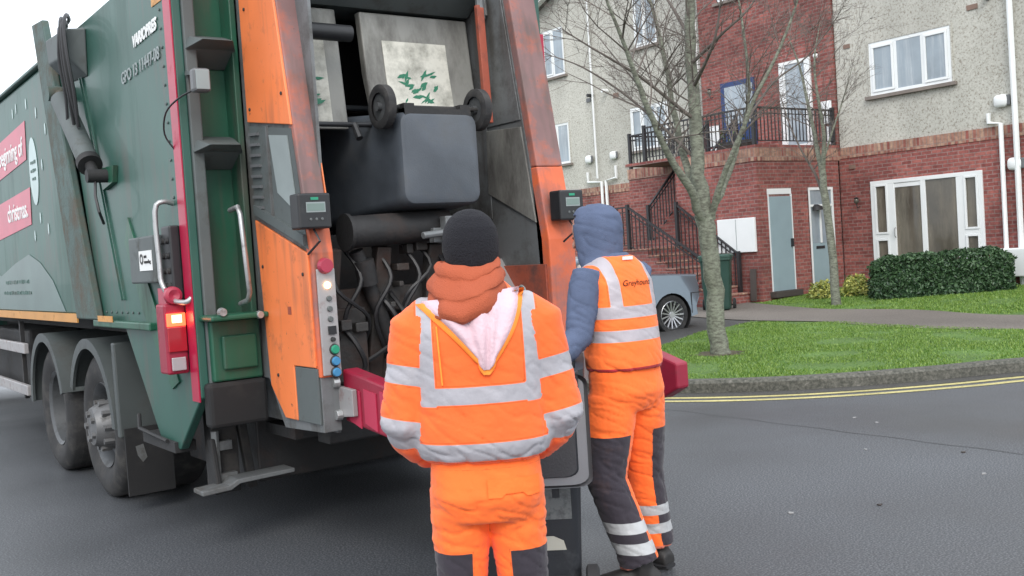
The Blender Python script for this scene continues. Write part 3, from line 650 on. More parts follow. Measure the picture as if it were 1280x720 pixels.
# trees
def grow(mb, p, d, r, L, lvl, maxl, depthj=.25, droop=0):
    """one wandering branch that forks into thinner ones"""
    n = 4; pts=[p]; rad=[r]; q = p; dd = d.copy(); 
    for i in range(n):
        dd = (dd + Vector((random.gauss(0,.10),random.gauss(0,.10),random.gauss(0,.08)+droop))).normalized(); q = q + dd*L/n; pts.append(q); rad.append(r*(1-.62*(i+1)/n))
    mb.tube(pts,rad,5 if r>.008 else 3,cap=False)
    if lvl < maxl:
        for k in range(random.choice((3,4,4,5))):
            i = random.randint(1,n); a = pts[i]; s_ = Vector((random.gauss(0,1),random.gauss(0,1),random.gauss(0,.6))).normalized(); s_ = s_ - dd*s_.dot(dd)
            nd = (dd*.95+s_.normalized()*random.uniform(.45,.85)+Vector((0,0,.12))).normalized(); grow(mb,a,nd,max(.0028,rad[i]*.70),L*random.uniform(.5,.75),lvl+1,maxl)
def limb(mb, pix, depth, radii, crown, kids=7, klen=.9, lv=2):
    pts = [at(x,y,depth+dz) for (x,y,dz) in pix]; sp = []
    S_ = smooth_line([tuple(p) for p in pts],4); rr = []
    for i in range(len(S_)): t = i/(len(S_)-1)*(len(radii)-1); k = min(int(t),len(radii)-2); rr.append(radii[k]+(radii[k+1]-radii[k])*(t-k))
    S_ = [p+Vector((random.gauss(0,.3),random.gauss(0,.3),random.gauss(0,.3)))*rr[i]*.35 for i,p in enumerate(S_)]
    rr = [q*.86 for q in rr]; mb.tube(S_,rr,10,cap=True)
    for k in range(int(kids*1.5)):
        i = random.randint(int(len(S_)*.3),len(S_)-1); d = (S_[min(i+1,len(S_)-1)]-S_[max(0,i-1)]).normalized()
        s_ = Vector((random.gauss(0,1),random.gauss(0,1),random.gauss(0,.4))).normalized(); nd = (d*.6+s_*.8+Vector((0,0,.15))).normalized()
        grow(crown,S_[i],nd,max(.005,min(.012,rr[i]*.4)),klen*random.uniform(.6,1.2),1,1+lv)
T1 = root('tree',tuple(at(900,452,12.55)),'big bare lichen-covered tree on the grass verge behind the worker in the hooded vest','tree','bare trees')
trunk = MB(); crown = MB(); D = 12.55
def TL(mb,pix,radii,**k): limb(mb,pix,D,radii,crown,**k)
TL(trunk,[(902,455,0),(899,440,0),(894,380,0),(886,310,0),(880,268,0)],[.19,.135,.125,.125,.13],kids=0)
TL(trunk,[(880,275,0),(874,220,.05),(868,150,.1),(864,70,.1),(862,-10,.1),(858,-110,.1),(850,-230,.0)],[.12,.10,.09,.082,.07,.045,.02],kids=9,klen=1.1)
TL(trunk,[(882,285,0),(862,235,-.2),(842,205,-.3),(822,165,-.45),(800,110,-.6),(778,50,-.75),(755,-10,-.9),(735,-90,-1)],[.075,.06,.05,.046,.038,.028,.018,.010],kids=12,klen=1.0)
TL(trunk,[(876,255,0),(856,200,.3),(842,140,.5),(832,80,.6),(815,10,.8),(790,-70,.9)],[.07,.052,.044,.036,.026,.012],kids=12,klen=.9)
TL(trunk,[(888,275,0),(902,225,-.2),(925,170,-.4),(945,120,-.5),(975,60,-.6),(1000,-10,-.7),(1015,-80,-.8)],[.060,.042,.033,.027,.020,.013,.007],kids=12,klen=.9)
TL(trunk,[(892,262,0),(912,215,.3),(935,130,.4),(932,60,.5),(920,-20,.6),(910,-90,.7)],[.045,.034,.026,.020,.013,.007],kids=11,klen=.9)
TL(crown,[(868,150,.1),(800,96,-.3),(740,60,-.5),(700,35,-.6)],[.03,.02,.013,.006],kids=8,klen=.7)
TL(crown,[(872,200,.1),(790,125,.5),(730,85,.6),(690,70,.7)],[.026,.017,.012,.006],kids=8,klen=.6)
TL(crown,[(864,80,.1),(905,40,-.5),(940,5,-.6),(960,-40,-.6)],[.03,.02,.014,.007],kids=8,klen=.7)
TL(crown,[(864,50,.1),(835,0,.6),(800,-50,.8),(780,-100,.8)],[.03,.02,.014,.007],kids=6,klen=.7)
TL(crown,[(925,165,-.4),(965,105,.2),(1010,70,.3),(1040,30,.3)],[.022,.016,.011,.006],kids=8,klen=.6)
TL(crown,[(866,110,.1),(890,60,-.6),(900,10,-.8),(905,-50,-.9)],[.03,.02,.014,.008],kids=6,klen=.7)
trunk.build('trunk','bark',T1,smooth=60); crown.build('crown','twig',T1,smooth=60)
T2 = root('tree',tuple(at(1048,385,18.8)),'thin pale bare tree on the lawn in front of the blue-grey doors','tree','bare trees')
trunk = MB(); crown = MB(); D = 18.8
TL(trunk,[(1048,387,0),(1045,375,0),(1041,320,0),(1032,250,0),(1026,205,0)],[.13,.10,.085,.08,.07],kids=0)
TL(trunk,[(1026,210,0),(1018,170,.2),(1010,130,.3),(1000,85,.5),(985,45,.6)],[.055,.045,.035,.022,.009],kids=10,klen=.8)
TL(trunk,[(1028,215,0),(1030,170,-.2),(1022,120,-.3),(1018,75,-.4),(1025,30,-.4)],[.055,.04,.03,.02,.008],kids=10,klen=.8)
TL(trunk,[(1027,205,0),(1042,160,.1),(1055,120,.2),(1065,85,.2)],[.03,.02,.014,.006],kids=8,klen=.5)
TL(crown,[(1034,260,0),(1020,220,.2),(1003,190,.3),(985,150,.4),(970,100,.4)],[.04,.03,.02,.014,.006],kids=9,klen=.7)
trunk.build('trunk','bark',T2,smooth=60); crown.build('crown','twig',T2,smooth=60)

# ================================================================== CAR
K = root('parked_car',(10.72,12.13,0.0),'silver blue car parked on the drive beyond the hooded worker, tail towards the tree','car',rz=R(-8),local=True)
def car():
    # local: length along x (tail at +x .95), near side at y=0, rear wheel centre x=1.25
    def arch(xc, n=14, r=.385): return [(xc+r*math.cos(t),max(.27,.325+r*math.sin(t))) for t in [-.14+(math.pi+.28)*k/n for k in range(n+1)]]
    top = [(1.86,.44),(1.92,.60),(1.92,.80),(1.87,.925),(1.74,.965),(1.35,.99),(.78,1.02),(.42,1.15),(.02,1.36),(-.30,1.38),(-.62,1.30),(-1.15,.95),(-1.5,.86),(-2.1,.73),(-2.42,.62),(-2.46,.40),(-2.38,.27)]
    lowr = arch(-1.45)[::-1]+[(-.9,.26),(.7,.26)]+arch(1.2)[::-1]+[(1.88,.30)]
    outline = [(1.88,.30)]+top+lowr[:-1]
    m = MB(); n = len(outline)
    def sec(y, sh, dz=0):
        o_ = []
        for (x,z) in outline:
            ins = max(0,z-.93)*.42; c = abs(y-.9)/.9; xx = x*(1-sh*.01) - (math.copysign(.16*c**3,x) if abs(x)>1.75 else 0)
            zz = z if z<.45 else z-sh*.022-dz
            yy = y+ins if y < .9 else y-ins
            o_.append((xx,yy,zz))
        return o_
    S_ = [sec(.0,1.2),sec(.02,.5),sec(.07,.1),sec(.3,0),sec(.9,-.8),sec(1.5,0),sec(1.73,.1),sec(1.78,.5),sec(1.80,1.2)]
    m.add([p for q in S_ for p in q],[(i*n+j,i*n+(j+1)%n,(i+1)*n+(j+1)%n,(i+1)*n+j) for i in range(len(S_)-1) for j in range(n)])
    m.f.append(tuple(range(n))); m.f.append(tuple((len(S_)-1)*n+j for j in reversed(range(n))))
    o = m.build('body','car_paint',K,smooth=40)
    for x in (1.2,-1.45): a = MB(); a.lathe([(-.0,.382),(.0,.37),(.22,.37),(.24,.0)],'y',(x,.03,.325),36); a.build('wheel_arch','chassis',o,smooth=True)
    g_ = MB()
    for pts in ([(-1.05,.98),(-.60,1.25),(-.38,1.31),(-.38,.98)],[(-.33,.98),(-.33,1.31),(.0,1.30),(.36,1.10),(.40,1.0)]):
        g_.add([(x,(z-.93)*.42-.008,z) for x,z in pts],[tuple(range(len(pts)))]); 
    g_.build('side_window','car_glass',K)
    for y0_ in (.02,1.55):
        for x in (1.2,-1.45):
            t_ = MB(); t_.lathe([(.0,.235),(-.005,.30),(.03,.325),(.19,.325),(.22,.30),(.22,.2)],'y',(x,y0_,.325),40); to = t_.build('wheel','tyre',K,smooth=50)
            r_ = MB(); r_.lathe([(.01,.238),(.0,.225),(.05,.215),(.10,.20)],'y',(x,y0_,.325),40)
            for s_ in range(15):
                an = s_*2*math.pi/15; u = Vector((math.cos(an),0,math.sin(an))); r_.bar(Vector((x,y0_+.03,.325))+u*.05,Vector((x,y0_+.012,.325))+u*.222,.020,.02,up=(0,1,0))
            r_.lathe([(.0,.0),(.0,.05),(.03,.06)],'y',(x,y0_+.01,.325),16); r_.build('rim','alloy',to,smooth=30)
            b_ = MB(); b_.lathe([(.09,.0),(.09,.21)],'y',(x,y0_,.325),24); b_.build('brake_disc','chassis',to)
    l = MB(); l.ell((1.70,.10,.79),(.13,.085,.06),16,8); l.build('tail_light','lens_red',K,smooth=True)
    l = MB(); l.ell((1.70,1.70,.79),(.13,.085,.06),16,8); l.build('tail_light','lens_red',K,smooth=True)
    for (x_,z0_,z1_) in ((.66,.34,.98),(-.36,.34,.98),(1.58,.33,.66)):
        b = MB(); b.box(x_,x_+.012,-.004,.03,z0_,z1_); b.build('panel_gap','chassis',K)
    b = MB(); b.box(1.58,1.80,-.004,.02,.655,.667); b.build('panel_gap','chassis',K)
    b = MB(); b.box(-.9,.7,-.006,.004,.30,.36); b.build('sill_trim','black_plastic',K)
    h_ = MB(); h_.bar((.45,-.012,.86),(.62,-.012,.86),.02,.025); h_.build('door_handle','car_paint',K)
car()

# ================================================================== WHEELIE BINS
def wheelie_bin(loc, rot, label, m='bin_plastic', lidm='lid_grey', lid='closed', group='wheelie bins', scale=1.0, lidlen=1.0):
    r_ = root('wheelie_bin',loc,label,'wheelie bin',group,local=True); r_.rotation_euler = rot; r_.scale = (scale,)*3
    def rr(w_,d0,d1,z,c=.06,k=5):
        pts=[]
        for (cx,cy,a0) in ((w_-c,d1-c,0),(-w_+c,d1-c,90),(-w_+c,d0+c,180),(w_-c,d0+c,270)):
            for i in range(k): a = R(a0+90*i/(k-1)); pts.append((cx+c*math.cos(a),cy+c*math.sin(a),z))
        return pts
    sec = [rr(.212,-.195,.232,.040,.05),rr(.228,-.21,.249,.047,.055),rr(.237,-.217,.258,.065,.055),rr(.24,-.22,.262,.12,.05),rr(.278,-.30,.335,.93,.055),rr(.285,-.305,.345,.985,.05),rr(.305,-.32,.37,.99,.05),rr(.305,-.32,.37,1.03,.05),rr(.27,-.28,.33,1.03,.05),rr(.26,-.27,.32,.9,.05),rr(.21,-.19,.24,.08,.05)]
    b = MB(); n = len(sec[0]); b.add([p for s_ in sec for p in s_],[(i*n+j,i*n+(j+1)%n,(i+1)*n+(j+1)%n,(i+1)*n+j) for i in range(len(sec)-1) for j in range(n)])
    b.f.append(tuple(range(n-1,-1,-1))); b.f.append(tuple((len(sec)-1)*n+j for j in range(n)))
    body = b.build('body',m,r_,smooth=35)
    rb = MB(); rb.box(-.10,.10,-.225,-.205,.30,.42); rb.box(-.17,.17,-.232,-.19,.13,.17); rb.build('rib',m,body,bevel=.01)
    h_ = MB(); h_.tube([(-.24,-.31,1.0),(-.24,-.385,1.02),(.24,-.385,1.02),(.24,-.31,1.0)],.016,8); h_.box(-.28,-.2,-.37,-.31,.95,1.03); h_.box(.2,.28,-.37,-.31,.95,1.03); h_.build('handle',m,r_,bevel=.004)
    ax = MB(); ax.cyl((-.28,-.245,.10),(.28,-.245,.10),.012,n=10); ax.box(-.2,-.14,-.26,-.18,.05,.18); ax.box(.14,.2,-.26,-.18,.05,.18); ax.box(-.2,.2,-.235,-.2,.045,.11); ax.build('axle','chassis',r_)
    for s_ in (-1,1):
        w_ = MB(); w_.lathe([(-.024,.07),(-.028,.095),(-.02,.112),(.02,.112),(.028,.095),(.024,.07)],'x',(s_*.29,-.245,.112),32); wo = w_.build('wheel','tyre',r_,smooth=45)
        hb = MB(); hb.lathe([(-.012,.0),(-.012,.072),(.012,.072),(.012,.0)],'x',(s_*.29,-.245,.112),24)
        for k in range(6):
            a = k*math.pi/3; u = Vector((0,math.cos(a),math.sin(a))); c_ = Vector((s_*.29,-.245,.112)); hb.bar(c_+u*.02,c_+u*.07,.044,.012,up=(1,0,0))
        hb.lathe([(-.034,.0),(-.034,.022),(.034,.022),(.034,.0)],'x',(s_*.29,-.245,.112),16); hb.build('hub','rim_dark',wo,smooth=30)
    # lid: shallow domed tray, hinged at y=-.33, z=1.04
    l = MB(); ls = [rr(.315,-.34,.39,0,.06),rr(.315,-.34,.39,.035,.06),rr(.295,-.32,.37,.055,.06),rr(.27,-.29,.33,.062,.05)]
    l.add([p for s_ in ls for p in s_],[(i*n+j,i*n+(j+1)%n,(i+1)*n+(j+1)%n,(i+1)*n+j) for i in range(3) for j in range(n)]); l.f.append(tuple(3*n+j for j in range(n)))
    l.add([(x,y,z) for (x,y,z) in rr(.30,-.325,.375,.02,.06)],[tuple(range(n-1,-1,-1))])
    a = {'closed':0,'hang':R(262),'open':R(200)}[lid]
    for i,v in enumerate(l.v):
        y,z = (v.y+.36)*lidlen, v.z; y2 = y*math.cos(a)-z*math.sin(a); z2 = y*math.sin(a)+z*math.cos(a); l.v[i] = Vector((v.x,y2-.375,z2+1.035))
    lo = l.build('lid',lidm,r_,smooth=35)
    p_ = MB(); p_.add(rr(.262,-.285,.325,.0195,.05)+rr(.255,-.28,.32,.012,.05),[(j,(j+1)%n,n+(j+1)%n,n+j) for j in range(n)]); p_.f.append(tuple(n+j for j in range(n)))
    for i,v in enumerate(p_.v):
        y,z = (v.y+.36)*lidlen, v.z; y2 = y*math.cos(a)-z*math.sin(a); z2 = y*math.sin(a)+z*math.cos(a); p_.v[i] = Vector((v.x,y2-.375,z2+1.035))
    p_.build('panel',m,lo)
    return r_
# the bin in the lift lies on its back, base towards the street
lb = wheelie_bin((2.98,4.62,2.09),(R(-90),0,0),'dark wheelie bin lifted on its side high in the rear of the lorry, wheels up','bin_plastic_blue','bin_plastic',lid='closed',scale=1.04)
B1c = at(650,600,4.50)
b1 = wheelie_bin((B1c.x,B1c.y,0),(0,0,R(-40)),'dark wheelie bin with its lid hung open, right beside the worker in the black hat','bin_plastic','lid_grey',lid='hang',scale=1.02,lidlen=.60)
stk = MB(); zz=.62
def bl(x,y,z): return (x,y,z)
def backy(z): return -.22-.08*(z-.12)/.81-.003
for (a,b_,c,e) in ((.10,.145,.42,.56),(.145,.175,.42,.51),(.175,.22,.42,.57)): stk.add([(a,backy(c),c),(b_,backy(c),c),(b_,backy(e),e),(a,backy(e),e)],[(0,1,2,3)])
sb = stk.build('sticker','sticker_worn',b1)
stk = MB(); stk.add([(.09,backy(.29),.29),(.19,backy(.29),.29),(.18,backy(.33),.33),(.14,backy(.35),.35),(.09,backy(.35),.35)],[(0,1,2,3,4)]); stk.build('sticker','sticker_pale',b1)
b3 = wheelie_bin((3.27,4.66,0),(0,0,R(-30)),'dark wheelie bin behind the lorry, only one wheel showing by the hooded worker','bin_plastic','bin_plastic',lid='closed')
gb = wheelie_bin((14.80,13.64,.12),(0,0,R(128)),'green wheelie bin standing against the brick flats beside the tree trunk','bin_green','bin_green',lid='closed')

# ================================================================== LORRY
Tk = root('refuse_truck',(3.05,7.5,0),'green and orange refuse lorry with its open hopper facing the road','refuse truck')
XL, XR = 1.8, 4.3
# body
b = MB(); b.box(XL,XR,7.7,14.2,1.28,3.17); body = b.build('body','green_paint',Tk,bevel=.03)
b = MB(); b.box(XL-.012,XL-.001,7.8,14.2,1.235,1.30); b.build('reflective_strip','stripe_orange',body)
b = MB(); b.box(XL-.03,XR+.03,7.75,14.2,3.172,3.20); b.build('roof_rail','green_paint',body,bevel=.01)
# decals on the body side
b = MB(); xs = XL-.003
def side(poly,m,name,x=None,th=.002): q = MB(); x = x if x is not None else xs; q.prism(poly,'x',x-th,x); return q.build(name,m,body)
side([(9.05,2.86),(10.9,2.78),(10.9,2.46),(9.10,2.55)],'decal_red','slogan_panel')
side([(9.05,2.32),(10.9,2.26),(10.9,1.94),(9.10,2.02)],'decal_red','slogan_panel')
side([(8.86+.15*math.cos(a),2.43+.27*math.sin(a)) for a in [k*math.pi/14 for k in range(28)]],'decal_oval','badge')
side([(14.1,1.31),(14.1,1.9),(12,1.8),(10.6,1.62),(9.9,1.72),(9.3,1.78),(8.9,1.70),(8.5,1.55),(8.15,1.31)],'decal_hill','hill_graphic')
text('beginning of',.215,(xs-.004,9.2,2.60),(0,-1,0),(0,0,1),'label_white',body,align='RIGHT',bold=.003)
text('christmas.',.215,(xs-.004,9.18,2.09),(0,-1,0),(0,0,1),'label_white',body,align='RIGHT',bold=.003)
rl = random.Random(4)
for (yc,zc,ww,hh) in ((8.86,2.50,.17,.026),(8.86,2.435,.20,.026),(8.86,2.37,.12,.026),(9.9,1.555,1.0,.032),(9.95,1.46,1.15,.032)):   # small print, too worn to read
    q = MB(); y = yc+ww/2
    while y > yc-ww/2:
        w_ = rl.uniform(.5,2.2)*hh; q.box(xs-.006,xs-.0035,y-w_,y,zc-hh*rl.uniform(.3,.5),zc+hh*rl.uniform(.3,.6)); y -= w_+hh*rl.choice((.25,.25,.8))
    q.build('small_print','green_paint',body)
for (y,z) in ((9.35,3.0),(8.95,2.98),(8.62,2.86),(8.55,2.45),(8.75,2.05),(9.0,1.92),(8.5,1.95),(9.5,2.98),(8.35,2.7)):
    side([(y+.018*math.cos(a),z+.045*math.sin(a)) for a in [k*math.pi/4 for k in range(8)]],'decal_oval','snowflake')
# ---- tailgate
tg = MB(); tg.prism([(7.72,3.22),(5.315,3.22),(5.315,.88),(5.72,.56),(6.05,.58),(6.62,1.22),(7.15,1.27)],'x',XL,XL+.05); tail = tg.build('tailgate','green_paint',Tk,bevel=.008)
tg = MB(); tg.prism([(7.72,3.22),(5.315,3.22),(5.315,.88),(5.72,.56),(6.05,.58),(6.62,1.22),(7.15,1.27)],'x',XR-.12,XR-.07); tg.build('side_plate','green_paint',tail,bevel=.008)
tg = MB(); tg.box(XL+.05,XR-.22,5.35,7.72,3.17,3.22); tg.build('roof_plate','green_paint',tail,bevel=.01)
tg = MB(); tg.prism([(8.28,3.46),(7.95,3.43),(7.08,1.27),(7.62,1.27)],'x',XL-.055,XL-.004); tg.build('hinge_post','rusty_post',tail,bevel=.01)
tg = MB(); tg.prism([(8.28,3.46),(7.95,3.43),(7.08,1.27),(7.62,1.27)],'x',XR+.004,XR+.055); tg.build('hinge_post','rusty_post',tail,bevel=.01)
tg = MB(); tg.bar((XL-.006,7.30,3.1),(XL-.006,6.62,1.4),.012,.014,up=(1,0,0)); tg.bar((XL-.006,7.24,3.1),(XL-.006,6.56,1.4),.010,.014,up=(1,0,0)); tg.build('edge_bead','green_paint',tail)
# red marker strips on both rear corners
for (x0,x1) in ((XL-.008,XL-.001),(XR-.06,XR)):
    q = MB()
    if x0 < 2: q.box(x0,x1,5.315,5.425,.86,3.08)
    else: q.box(4.185,4.235,5.298,5.306,.86,2.95)
    q.build('marker_strip','red_strip',tail)
# rear column between the corner and the hopper side
q = MB(); q.box(XL+.05,2.14,5.44,5.50,.95,3.22); q.build('column_back','green_column',tail)
q = MB(); q.box(XL+.05,XL+.115,5.30,5.44,.95,3.22); q.build('column_flange','column_grey',tail,bevel=.008)
q = MB(); q.box(2.105,2.139,5.30,5.44,.95,3.22); q.build('column_flange','green_column',tail,bevel=.006)
q = MB(); q.box(3.82,XR-.12,5.34,5.44,.6,3.0); q.build('column_back','green_column',tail)
for z in (2.74,2.20):
    q = MB(); q.add([(XL+.055,5.29,z-.03),(2.12,5.29,z-.03),(2.06,5.16,z-.005),(XL+.10,5.16,z-.005),(XL+.055,5.43,z+.07),(2.12,5.43,z+.07),(XL+.055,5.43,z-.11),(2.12,5.43,z-.11)],[(0,1,2,3),(0,3,4),(3,2,5,4),(2,1,5),(0,4,6),(1,7,5),(0,6,7,1),(4,5,7,6)]); q.build('gusset','column_grey',tail,bevel=.004)
q = MB(); q.box(XL+.02,2.13,5.12,5.32,1.285,1.315); q.build('bracket','green_column',tail,bevel=.01)
q = MB(); q.box(XL+.06,2.13,5.26,5.34,.96,1.284); q.build('bracket','green_column',tail,bevel=.01)
q = MB(); q.box(XL+.11,2.10,5.235,5.258,1.02,1.20); q.build('pocket','green_column',tail,bevel=.01)
q = MB(); q.box(XL+.02,2.14,5.24,5.34,.72,.955); q.build('rubber_buffer','mudflap',tail,bevel=.02)
def bolt(p, d, r, h, m, par, name='bolt', n=12): q = MB(); p = Vector(p); q.cyl(p,p+Vector(d)*h,r,r*.85,n); return q.build(name,m,par,bevel=.002)
bolt((1.88,5.14,1.33),(0,-1,0),.025,.03,'galvanised',tail); bolt((2.08,5.14,1.30),(0,-1,0),.022,.03,'galvanised',tail)
for k in range(12): bolt((XL-.001,5.50,1.95+k*.1),(-1,0,0),.009,.006,'column_grey',tail,'rivet',8)
for k in range(9): bolt((XL-.001,6.3+k*.12,1.32),(-1,0,0),.009,.006,'column_grey',tail,'rivet',8)
# grab handles
q = MB(); q.tube([(2.02,5.28,1.86),(2.02,5.17,1.87),(2.02,5.14,1.83),(2.04,5.14,1.42),(2.04,5.17,1.38),(2.04,5.28,1.36)],.014,10); q.build('grab_handle','galvanised',tail,smooth=True)
q = MB(); q.tube(smooth_line([(XL-.0,5.52,1.92),(XL-.06,5.51,1.93),(XL-.10,5.52,1.88),(XL-.10,5.51,1.60),(XL-.10,5.50,1.50),(XL-.07,5.45,1.41),(XL-.03,5.36,1.39),(XL,5.34,1.41)],3),.014,10); q.build('grab_handle','galvanised',tail,smooth=True)
# control boxes on the side
q = MB(); q.box(XL-.10,XL-.002,5.60,6.06,1.50,1.76); cb_ = q.build('electrics_box','column_grey',tail,bevel=.01)
q = MB(); q.box(XL-.104,XL-.101,5.63,5.86,1.57,1.68); q.build('sticker','label_white',cb_)
q = MB(); q.lathe([(-.107,.030),(-.107,.018)],'x',(XL,5.81,1.635),18); q.build('sticker_ring','ink',cb_)
text('cctv\nrecording',.030,(XL-.106,5.765,1.64),(0,-1,0),(0,0,1),'ink',cb_)
q = MB(); q.box(XL-.06,XL-.002,5.44,5.58,1.40,1.80); sw = q.build('switch_box','black_plastic',tail,bevel=.01)
for k in range(4):
    for j in range(2): bolt((XL-.06,5.545-j*.07,1.48+k*.08),(-1,0,0),.018,.016,'chassis',sw,'plug')
# tail lamps
lampb = MB(); lampb.box(1.68,XL-.004,5.44,5.58,1.01,1.385); lp = lampb.build('lamp_housing','red_plastic',tail,bevel=.012)
q = MB(); q.box(1.688,1.788,5.425,5.438,1.265,1.335); q.build('brake_lamp','lens_lit',lp,bevel=.004)
q = MB(); q.box(1.715,1.765,5.420,5.4245,1.285,1.325); q.build('bulb','lens_hot',lp)
q = MB(); q.box(1.688,1.788,5.425,5.438,1.13,1.262); q.build('indicator_lamp','lens_red',lp,bevel=.004)
q = MB(); q.box(1.70,1.775,5.425,5.438,1.03,1.10); q.build('reversing_lamp','lens_clear',lp,bevel=.004)
q = MB(); q.lathe([(0,.0),(-.012,.03),(-.006,.045),(.02,.048)],'y',(1.735,5.43,1.43),20); q.box(1.70,1.77,5.45,5.58,1.38,1.47); q.build('round_reflector','button_red',lp,smooth=30)
# work lamp with cable
q = MB(); q.box(1.815,1.905,5.10,5.17,2.455,2.575); wl = q.build('work_lamp','iron_grey',tail,bevel=.015)
q = MB(); q.box(1.825,1.895,5.094,5.0995,2.465,2.565); q.build('lens','label_grey',wl,bevel=.003)
q = MB(); q.tube(smooth_line([(1.83,5.16,2.47),(1.78,5.24,2.44),(1.74,5.34,2.38),(1.75,5.42,2.28),(1.795,5.42,2.20)],4),.005,6); q.build('cable','rubber_hose',wl,smooth=True)
q = MB(); q.bar((1.86,5.16,2.56),(1.86,5.3,2.58),.04,.02); q.build('bracket','column_grey',wl)
# ram, bracket and hoses
q = MB(); q.tube([(XL-.10,7.36,2.76),(XL-.10,6.77,2.27)],.066,20); ram = q.build('hydraulic_ram','column_grey',tail,smooth=40)
q = MB(); q.tube([(XL-.10,6.79,2.287),(XL-.10,6.75,2.254)],.076,20); q.tube([(XL-.10,6.75,2.254),(XL-.10,6.67,2.19)],.035,12); q.cyl((XL-.15,6.66,2.18),(XL-.0,6.66,2.18),.042); q.build('rod_end','chassis',ram,smooth=40)
q = MB(); q.cyl((XL-.17,7.42,2.81),(XL,7.42,2.81),.05); q.tube([(XL-.1,7.36,2.76),(XL-.1,7.44,2.83)],.045,12); q.build('pivot','rusty_post',ram,smooth=40)
q = MB(); q.prism([(6.85,2.24),(6.5,2.23),(6.54,2.13),(6.78,2.1)],'x',XL-.03,XL-.002); q.build('ram_bracket','green_column',tail)
q = MB(); q.add([(XL-.002,7.62,3.20),(XL-.002,6.98,3.17),(XL-.002,7.02,2.86),(XL-.002,7.55,2.90),(XL-.13,7.55,3.19),(XL-.13,7.02,3.165),(XL-.13,7.05,3.0),(XL-.13,7.50,3.02)],[(0,1,2,3),(4,7,6,5),(0,4,5,1),(1,5,6,2),(2,6,7,3),(3,7,4,0)]); q.build('ram_housing','column_grey',tail,bevel=.01)
for k,(dy,dz,r) in enumerate(((0,0,.013),(.06,.03,.011),(-.08,.02,.012),(.14,-.02,.010))):
    q = MB(); q.tube(smooth_line([(XL-.10-.012*k,6.95+dy,2.52),(XL-.14,6.92+dy,2.72),(XL-.16,6.93+dy,2.95),(XL-.15,6.98+dy*.7,3.14+dz),(XL-.10,7.12+dy,3.24+dz),(XL-.03,7.35+dy,3.26+dz),(XL+.02,7.6,3.30+dz)],3),r,7); q.build('hose','rubber_hose',tail,smooth=True)
q = MB(); q.tube([(XL-.10,6.66,2.16),(XL-.13,6.57,2.05),(XL-.12,6.55,1.95),(XL-.08,6.62,1.88)],.009,6); q.build('hose','rubber_hose',tail,smooth=True)
text('VARIOPRES',.088,(XL-.006,6.00,2.845),(0,-1,.04),(0,0,1),'label_white',tail,bold=.004,shear=.2)
text('GPO 13 11447-08',.098,(XL-.006,6.27,2.68),(0,-1,.03),(0,0,1),'label_grey',tail,bold=.001)
q = MB(); q.prism([(5.62,3.05),(5.46,3.05),(5.46,2.99),(5.62,2.99)],'x',XL-.004,XL-.001); q.build('logo_patch','stripe_orange',tail)
q = MB(); q.box(XL-.05,XL-.002,5.95,7.2,1.225,1.27); q.build('ledge','green_column',tail,bevel=.008)
q = MB(); q.box(XL-.055,XL-.051,6.70,7.05,1.262,1.30); q.build('side_marker','stripe_orange',tail)
q = MB(); q.prism([(6.35,1.9),(6.05,1.5),(5.62,.95),(5.75,.90),(6.2,1.35),(6.45,1.75)],'x',XL-.012,XL-.001); q.build('stiffener','green_column',tail)
q = MB(); q.tube([(XL-.03,5.85,.60),(XL-.05,6.3,.63),(XL-.02,6.4,.70)],.012,6); q.box(XL-.02,XL+.1,5.75,6.35,.54,.60); q.build('catch','chassis',tail)
# ---- left hopper side
def slant(z): return 4.58 if z < 1.6 else 4.58+(z-1.6)*.165
XI = 2.14
q = MB(); q.prism([(5.30,3.40),(slant(3.4),3.40),(slant(1.6),1.6),(4.58,.72),(5.05,.70),(5.22,.95),(5.30,.95)],'x',XI+.004,XI+.10); hs_ = q.build('hopper_side','steel_grey',tail,bevel=.004)
# upper orange panel, lower orange panel
q = MB(); q.prism([(5.22,3.35),(slant(3.35)-.004,3.35),(slant(2.24)-.004,2.235),(5.22,2.32)],'x',XI-.012,XI+.003); q.build('orange_cover','orange_panel',tail,bevel=.004)
q = MB(); q.prism([(5.215,1.80),(4.60,1.60),(4.60,1.04),(4.85,1.04),(4.85,.76),(5.00,.76),(5.16,.92)],'x',XI-.012,XI+.003); oc = q.build('orange_cover','orange_panel',tail,bevel=.004)
q = MB(); q.box(XI-.014,XI-.0125,4.83,4.87,1.30,1.34); q.build('slot','dirty_orange',oc)
q = MB(); q.prism([(4.845,1.035),(4.59,1.035),(4.59,.76),(4.845,.76)],'x',XI-.009,XI+.003); q.build('corner_plate','column_grey',tail,bevel=.003)
for (y,z) in ((5.15,1.55),(4.66,1.5),(5.05,.98),(5.15,2.9),(5.17,2.38),(4.76,2.4)): bolt((XI-.012,y,z),(-1,0,0),.010,.006,'chassis',oc)
# recessed window between the covers
q = MB(); q.prism([(5.22,2.30),(4.70,2.22),(4.60,1.62),(5.22,1.82)],'x',XI-.004,XI+.003); rec = q.build('inspection_window','column_grey',tail)
q = MB(); q.prism([(4.96,2.22),(4.74,2.19),(4.68,1.80),(4.90,1.92)],'x',XI-.010,XI-.005); q.build('glass','label_grey',rec)
for k in range(8):
    q = MB(); q.prism([(5.21,2.26-k*.055),(5.09,2.25-k*.055),(5.09,2.235-k*.055),(5.21,2.245-k*.055)],'x',XI-.018,XI-.004); q.build('louvre','iron_grey',rec)
q = MB(); q.prism([(4.99,2.27),(4.97,2.27),(4.97,1.78),(4.99,1.78)],'x',XI-.014,XI-.004); q.build('bar','steel_grey',rec)
q = MB(); q.prism([(5.2,1.83),(4.61,1.64),(4.61,1.69),(5.2,1.88)],'x',XI-.022,XI-.004); q.build('lip','column_grey',rec)
